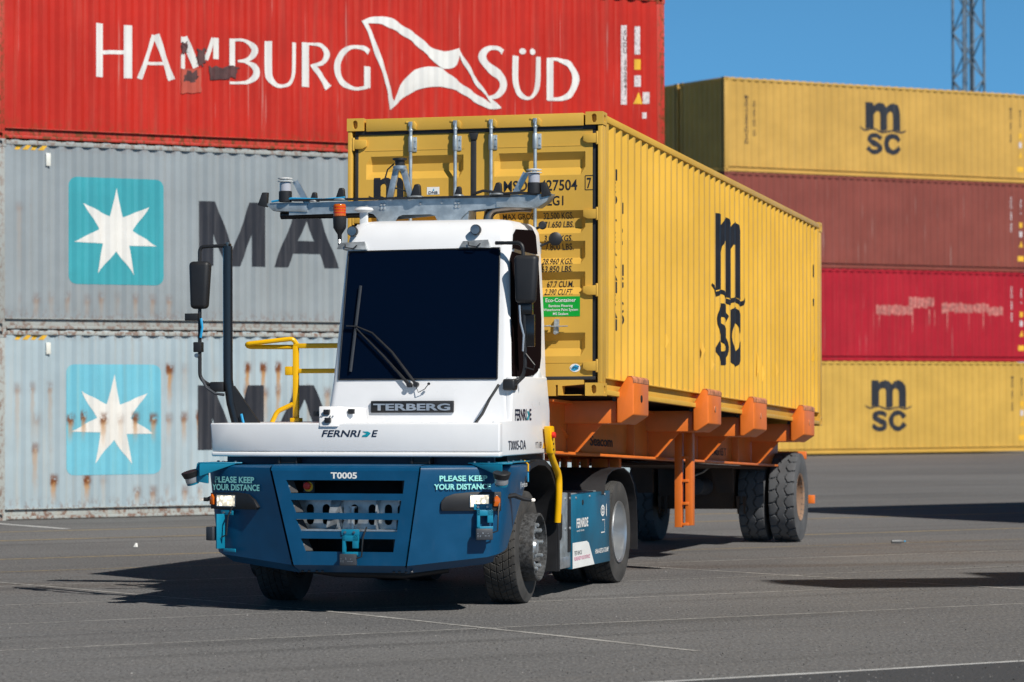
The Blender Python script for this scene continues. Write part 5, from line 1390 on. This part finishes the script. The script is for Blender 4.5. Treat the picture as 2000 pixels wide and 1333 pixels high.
MB().tube([(-1.17, .06, 3.515), (-.4, .06, 3.515), (-.12, .06, 3.505)], .038, 14).build('muffler', glossblk, tk)
MB().tube(bend([(.80, .05, 3.36), (.80, .05, 3.53), (1.10, .05, 3.555), (1.16, .08, 3.55)], .10, 8), .045, 16).build('exhaust_pipe', exh, tk)
# ---- roof furniture
bc = MB().lathe([(.05, .10), (.062, .095), (.058, .0), (.04, -.03), (.02, -.06), (.018, -.12)], (-.425, -.50, 3.36), (0, 0, 1), 20).build('beacon_base', black, tk)
MB().lathe([(.05, .10), (.056, .105), (.056, .20), (.05, .21), (.0, .215)], (-.425, -.50, 3.36), (0, 0, 1), 24).build('beacon_lens', amber, bc)
m = MB()
for z in (.13, .155, .18): m.lathe([(.0575, z), (.0585, z + .004), (.0575, z + .008)], (-.425, -.50, 3.36), (0, 0, 1), 24, False)
m.build('lens_ring', redb, bc)
MB().tube([(-.425, -.5, 3.26), (-.42, -.52, 3.21), (-.36, -.56, 3.17), (-.30, -.62, 3.16)], .016, 8).build('beacon_stalk', steel, bc)
gn = MB().box(-.265, -.155, -.50, -.42, 3.37, 3.385).box(-.245, -.175, -.48, -.44, 3.385, 3.50).build('gnss_mount', white2, tk, bev=.006)
MB().lathe([(.02, 0), (.07, .015), (.088, .026), (.075, .045), (.03, .055), (0, .056)], (-.21, -.46, 3.49), (0, 0, 1), 28).build('gnss_antenna', white2, gn)
for x in (-.25, .885):
    zc = 3.315 if x < 0 else 3.31
    l = MB().lathe([(.0, .0), (.045, .005), (.048, .03), (.046, .05), (.040, .052)], (x, -.635, zc), (0, -1, .05), 20).build('work_lamp', black, tk)
    MB().lathe([(.0, .0), (.040, .001), (.040, .004)], (x, -.687, zc + .002), (0, -1, .05), 20).build('lamp_glass', steel, l)
    b = MB().hexa([(x - .14, -.70, 3.16), (x + .14, -.70, 3.15), (x + .14, -.66, 3.15), (x - .14, -.66, 3.16), (x - .12, -.665, 3.215), (x + .11, -.665, 3.225), (x + .11, -.65, 3.225), (x - .12, -.65, 3.215)]).build('lamp_bracket', galvd, l, bev=.003)
    MB().tube([(x - .06, -.70, 3.20), (x - .05, -.72, 3.17), (x + .02, -.72, 3.16), (x + .05, -.70, 3.19)], .006, 6).build('cable', black, l)
for (x, z, r_) in ((1.33, 3.275, .062), (1.21, 3.40, .038)):
    MB().lathe([(.0, -.02), (r_ * .8, -.015), (r_, .0), (r_, .03), (r_ * .7, .04)], (x, .42, z), (.25, -1, 0), 20).bar((x, .44, z), (x - .15, .46, z - .06), .02).build('rear_lamp', black, tk)
# ---- wheels
ringm = plain('rough_black_ring', (.055, .056, .058), .7, var=.75, dirt=.3, scale=34, bump=.6)
def wheel(x, y, sgn, tm, front, steer=0.0):
    m = MB()
    if front: m.lathe([(.05, .04), (.10, .05), (.115, .0), (.19, -.01), (.22, -.03), (.27, .07), (.298, .152), (.304, .142), (.29, -.145)], (0, 0, 0), (1, 0, 0), 40, False)
    else: m.lathe([(.06, -.09), (.12, -.08), (.14, -.13), (.20, -.14), (.24, -.13), (.262, -.03), (.272, .07), (.28, .13), (.302, .147), (.306, .135), (.29, -.14)], (0, 0, 0), (1, 0, 0), 48, False)
    w_ = m.build('wheel', rim_s, tk); w_.location = (x, y, .503); w_.rotation_euler = (0, 0, (0 if sgn > 0 else math.pi) + steer)
    put_tyre(tm, w_, (0, 0, 0), random.random() * 6)
    if front:
        MB().lathe([(.215, .12), (.30, .12), (.305, .14), (.303, .257), (.292, .265), (.280, .261), (.278, .15), (.215, .14)], (0, 0, 0), (1, 0, 0), 44, False).build('guard_ring', ringm, w_)
        MB().lathe([(.0, .24), (.06, .238), (.075, .21), (.10, .205), (.11, .18), (.14, .175), (.15, .16), (.235, .165), (.24, .12)], (0, 0, 0), (1, 0, 0), 36, False).build('hub', galvd, w_)
        for k in range(10):
            a = 2 * math.pi * (k + .3) / 10; c = Vector((.16, .195 * math.cos(a), .195 * math.sin(a)))
            MB().lathe([(.032, 0), (.030, .03), (.019, .035), (.019, .085), (.0, .095)], c, (1, 0, 0), 10).build('wheel_nut', galvd, w_)
    else:
        for k in range(10):
            a = 2 * math.pi * k / 10; c = Vector((-.105, .17 * math.cos(a), .17 * math.sin(a)))
            MB().lathe([(.018, 0), (.016, .05), (.0, .055)], c, (1, 0, 0), 8).build('wheel_nut', steel, w_)
    return w_
wheel(1.02, 0, 1, FW, True, R(2)); wheel(-1.115, 0, -1, FW, True, R(2))
wheel(1.115, 3.26, 1, FT, False); wheel(.775, 3.26, 1, FT, False); wheel(-1.115, 3.26, -1, FT, False); wheel(-.775, 3.26, -1, FT, False)
# ---- front arch, rear mudguards
def sheet(path, x0, x1, nm, mat, th=.012, lip=0.0):
    vs, fs_ = [], []; k = len(path)
    nrm = []
    for i in range(k):
        a, b = path[max(i - 1, 0)], path[min(i + 1, k - 1)]; d = Vector((b[0] - a[0], b[1] - a[1])).normalized(); nrm.append((-d.y, d.x))
    for (y, z), (ny, nz) in zip(path, nrm):
        vs += [(x0, y, z), (x1, y, z), (x1, y - ny * th, z - nz * th), (x0, y - ny * th, z - nz * th)]
    for i in range(k - 1):
        for j in range(4): fs_.append((4 * i + j, 4 * i + (j + 1) % 4, 4 * i + 4 + (j + 1) % 4, 4 * i + 4 + j))
    fs_ += [(0, 1, 2, 3), tuple(4 * (k - 1) + j for j in range(4))]
    return MB().add(vs, fs_).build(nm, mat, tk, smooth=40)
arc = [(-.50, 1.19), (-.30, 1.255), (-.05, 1.285), (.20, 1.275), (.42, 1.21), (.58, 1.08), (.67, .90), (.72, .62), (.735, .25)]
for x0, x1 in ((.62, 1.285), (-1.285, -.62)): sheet(arc, x0, x1, 'wheel_arch', black, .05)
MB().box(.62, 1.27, .66, .70, .25, 1.0).build('arch_back', black, tk)
arr = [(2.48, .90), (2.53, 1.00), (2.64, 1.085), (2.84, 1.130), (3.1, 1.145), (3.36, 1.135), (3.6, 1.08), (3.78, .97), (3.90, .80), (3.945, .55), (3.95, .30)]
for x0, x1 in ((.56, 1.285), (-1.285, -.56)): sheet(arr, x0, x1, 'mudguard', rubberblk, .014)
# ---- equipment box behind the front wheel
gb = MB().box(.55, 1.245, .75, 1.285, .262, .952).box(.55, 1.2, 1.285, 2.80, .25, .935).build('equipment_box', galv, tk, bev=.006)
MB().box(.6, 1.248, .76, 1.28, .255, .36).build('box_step', galvd, gb, bev=.006)
MB().prism([(1.175, .40), (1.285, .40), (1.285, .955), (1.175, .955)], Fr((1.247, 0, 0), (0, 1, 0)), -.02, .006).build('box_strip', black, gb, bev=.004)
bp = MB().box(1.19, 1.258, 1.30, 2.845, .235, .925)
bpan = plain('petrol_panel', (.006, .105, .185), .4, var=.35, scale=1.2, dirt=.12)
bpo = bp.build('side_panel', bpan, gb, bev=.004)
pf2 = Fr((1.258, 0, 0), (0, 1, 0))
MB().flat([(1.31, .238), (2.18, .238), (1.95, .455), (1.87, .475), (1.31, .478)], pf2, .003).build('white_flash', inkw, bpo, smooth=0)
text(bpo, 'lettering', 'FERNRIDE', pf2, 1.47, .615, .085, inkw, width=.46, bold=.03)
text(bpo, 'lettering', 'www.fernride.com', pf2, 1.47, .575, .022, inkw, width=.30)
text(bpo, 'lettering', 'TEST VEHICLE', pf2, 1.37, .36, .04, grey_box, width=.30, t=.006)
text(bpo, 'lettering', 'PLEASE KEEP YOUR DISTANCE', pf2, 1.37, .31, .036, plain('magenta_lettering', (.6, .08, .25), .5), width=.62, t=.006)
text(bpo, 'lettering', 'HUMAN-ASSISTED AUTONOMY', pf2, 2.21, .335, .045, inkw, width=.56, bold=.02)
ring = lambda cy, cz, r_, w_: [(cy + r_ * math.cos(R(k * 20)), cz + r_ * .62 * math.sin(R(k * 20)), w_) for k in range(19)]
m = MB(); m.stroke(ring(2.53, .74, .075, .018), pf2, .003); m.stroke(ring(2.53, .74, .035, .018), pf2, .0034); m.stroke([(2.68, .80, .02), (2.68, .74, .03), (2.68, .68, .02)], pf2, .0038); m.stroke([(2.45, .53, .012), (2.60, .53, .012), (2.60, .65, .012), (2.50, .65, .012)], pf2, .0042)
m.build('panel_icons', inkw, bpo, smooth=0, recalc=False)
for y in (1.45, 2.0, 2.62): MB().lathe([(.014, 0), (.012, .008), (0, .010)], (1.258, y, .895), (1, 0, 0), 10).build('bolt', galvd, bpo)
MB().lathe([(.026, 0), (.026, .005)], (1.258, 1.72, .845), (1, 0, 0), 16).build('lock', black, bpo)
for y in (1.18, 1.23):
    for z in (.90, .62): MB().lathe([(.014, 0), (.012, .010), (0, .012)], (1.245 if y < 1.2 else 1.253, y if y > 1.2 else 1.10, z), (1, 0, 0), 10).build('bolt', galvd, gb)
MB().prism([(.80, .82), (.95, .82), (.95, .89), (.80, .89)], Fr((1.245, 0, 0), (0, 1, 0)), 0, .003).build('blue_label', skyblue, gb)
cw = [(.84, .55), (.90, .52), (.96, .55), (.97, .75), (.90, .79), (.84, .76)]
MB().prism(cw, Fr((1.245, 0, 0), (0, 1, 0)), -.0, .004).build('cut_out', blackhole, gb, bev=.001)
# ---- yellow stop box and grab rail
yb = MB().hexa([(1.285, .22, 1.33), (1.345, .22, 1.33), (1.345, .36, 1.33), (1.285, .36, 1.33), (1.285, .14, 1.58), (1.345, .14, 1.58), (1.345, .30, 1.58), (1.285, .30, 1.58)]).build('control_box', yellow, tk, bev=.012)
MB().lathe([(.026, 0), (.03, .012), (.024, .03), (0, .034)], (1.345, .22, 1.50), (1, -.15, 0), 16).build('stop_button', redb, yb)
for z in (1.42, 1.37): MB().lathe([(.010, 0), (.010, .006)], (1.345, .26, z), (1, 0, 0), 10).build('push_button', black, yb)
MB().tube(bend([(1.31, .27, 1.36), (1.31, .35, 1.28), (1.315, .58, 1.13), (1.315, .58, .95), (1.295, .60, .70)], .08), [.034] * 14 + [.030] * 6, 12).build('grab_rail', yellow, tk) if False else MB().tube(bend([(1.31, .27, 1.36), (1.31, .35, 1.28), (1.315, .58, 1.13), (1.315, .58, .95), (1.295, .60, .70)], .08), .032, 12).build('grab_rail', yellow, tk)
MB().box(.9, 1.2, .45, .5, 1.15, 1.34).build('cab_support', white2, tk)
MB().box(-.35, 1.2, -.8, .4, 1.24, 1.335).build('cab_floor', black, tk)

# ================================================================= litter
pap = plain('paper', (.75, .75, .72), .7, var=.05)
def scrap(x, y, s, nm, label, cat, mat):
    vs = [(x - s, y - s * .6, .02), (x + s * .3, y - s * .8, .05), (x + s, y - s * .2, .03), (x + s * .7, y + s * .7, .09), (x - s * .2, y + s * .5, .06), (x - s * .9, y + s * .6, .015)]
    vs = [(p[0], p[1], p[2] * .6) for p in vs]; vs.append((x, y, .06)); n = 6
    lo = [(p[0], p[1], .009) for p in vs[:6]]
    o = MB().add(vs + lo, [(i, (i + 1) % n, 6) for i in range(n)] + [(i, 7 + i, 7 + (i + 1) % n, (i + 1) % n) for i in range(n)]).build(nm, mat, smooth=0)
    tag(o, label, cat)
scrap(-4.65, 39.4, .026, 'paper_scrap', 'small crumpled white paper scrap lying on the asphalt left of the tractor', 'litter', pap)
grey_pet = plain('dusty_clear_plastic', (.13, .135, .14), .45)
bt = empty('plastic_bottle', Matrix.Translation((4.77, 39.5, .045)) @ rot('Z', R(8)) @ Matrix.Scale(.7, 4))
tag(bt, 'flattened clear plastic bottle lying on the asphalt to the right of the trailer', 'bottle')
MB().lathe([(.0, -.13), (.034, -.125), (.036, .04), (.015, .09), (.013, .11)], (0, 0, 0), (1, 0, 0), 14).build('bottle_body', grey_pet, bt)
MB().lathe([(.016, .105), (.016, .13), (0, .13)], (0, 0, 0), (1, 0, 0), 12).build('cap', skyblue, bt)

# ================================================================= loose grit on the yard
rgr = random.Random(11); gv, gf = [], []
for i in range(9000):
    y = 19.5 + 24 * rgr.random() ** 1.6; x = rgr.uniform(-.19, .19) * y
    if abs(y * .2) < abs(x) and False: continue
    r_ = rgr.uniform(.0025, .006) * (1.6 if rgr.random() < .06 else 1); a0 = rgr.random() * 6.28; o = len(gv); dz = .004 if (-su_ * x + cu_ * y) < 17.12 else 0
    for k in range(5):
        a = a0 + k * 1.2566; rr_ = r_ * rgr.uniform(.7, 1.3); gv.append((x + rr_ * math.cos(a), y + rr_ * math.sin(a), dz))
    gv.append((x + rgr.uniform(-.3, .3) * r_, y, dz + r_ * rgr.uniform(.9, 1.5)))
    gf += [(o + k, o + (k + 1) % 5, o + 5) for k in range(5)]
gm_ = Mat('grit_stones', (.2, .2, .2), .9, 0, .2)
gn_ = gm_.noise((23, 23, 23), 2, .6)
gm_.color(gm_.mix(gn_.ramp(.42, .66), (.03, .029, .029), (.27, .26, .25)))
tag(MB().add(gv, gf).build('grit', gm_.m, smooth=0, recalc=False), kind='stuff')
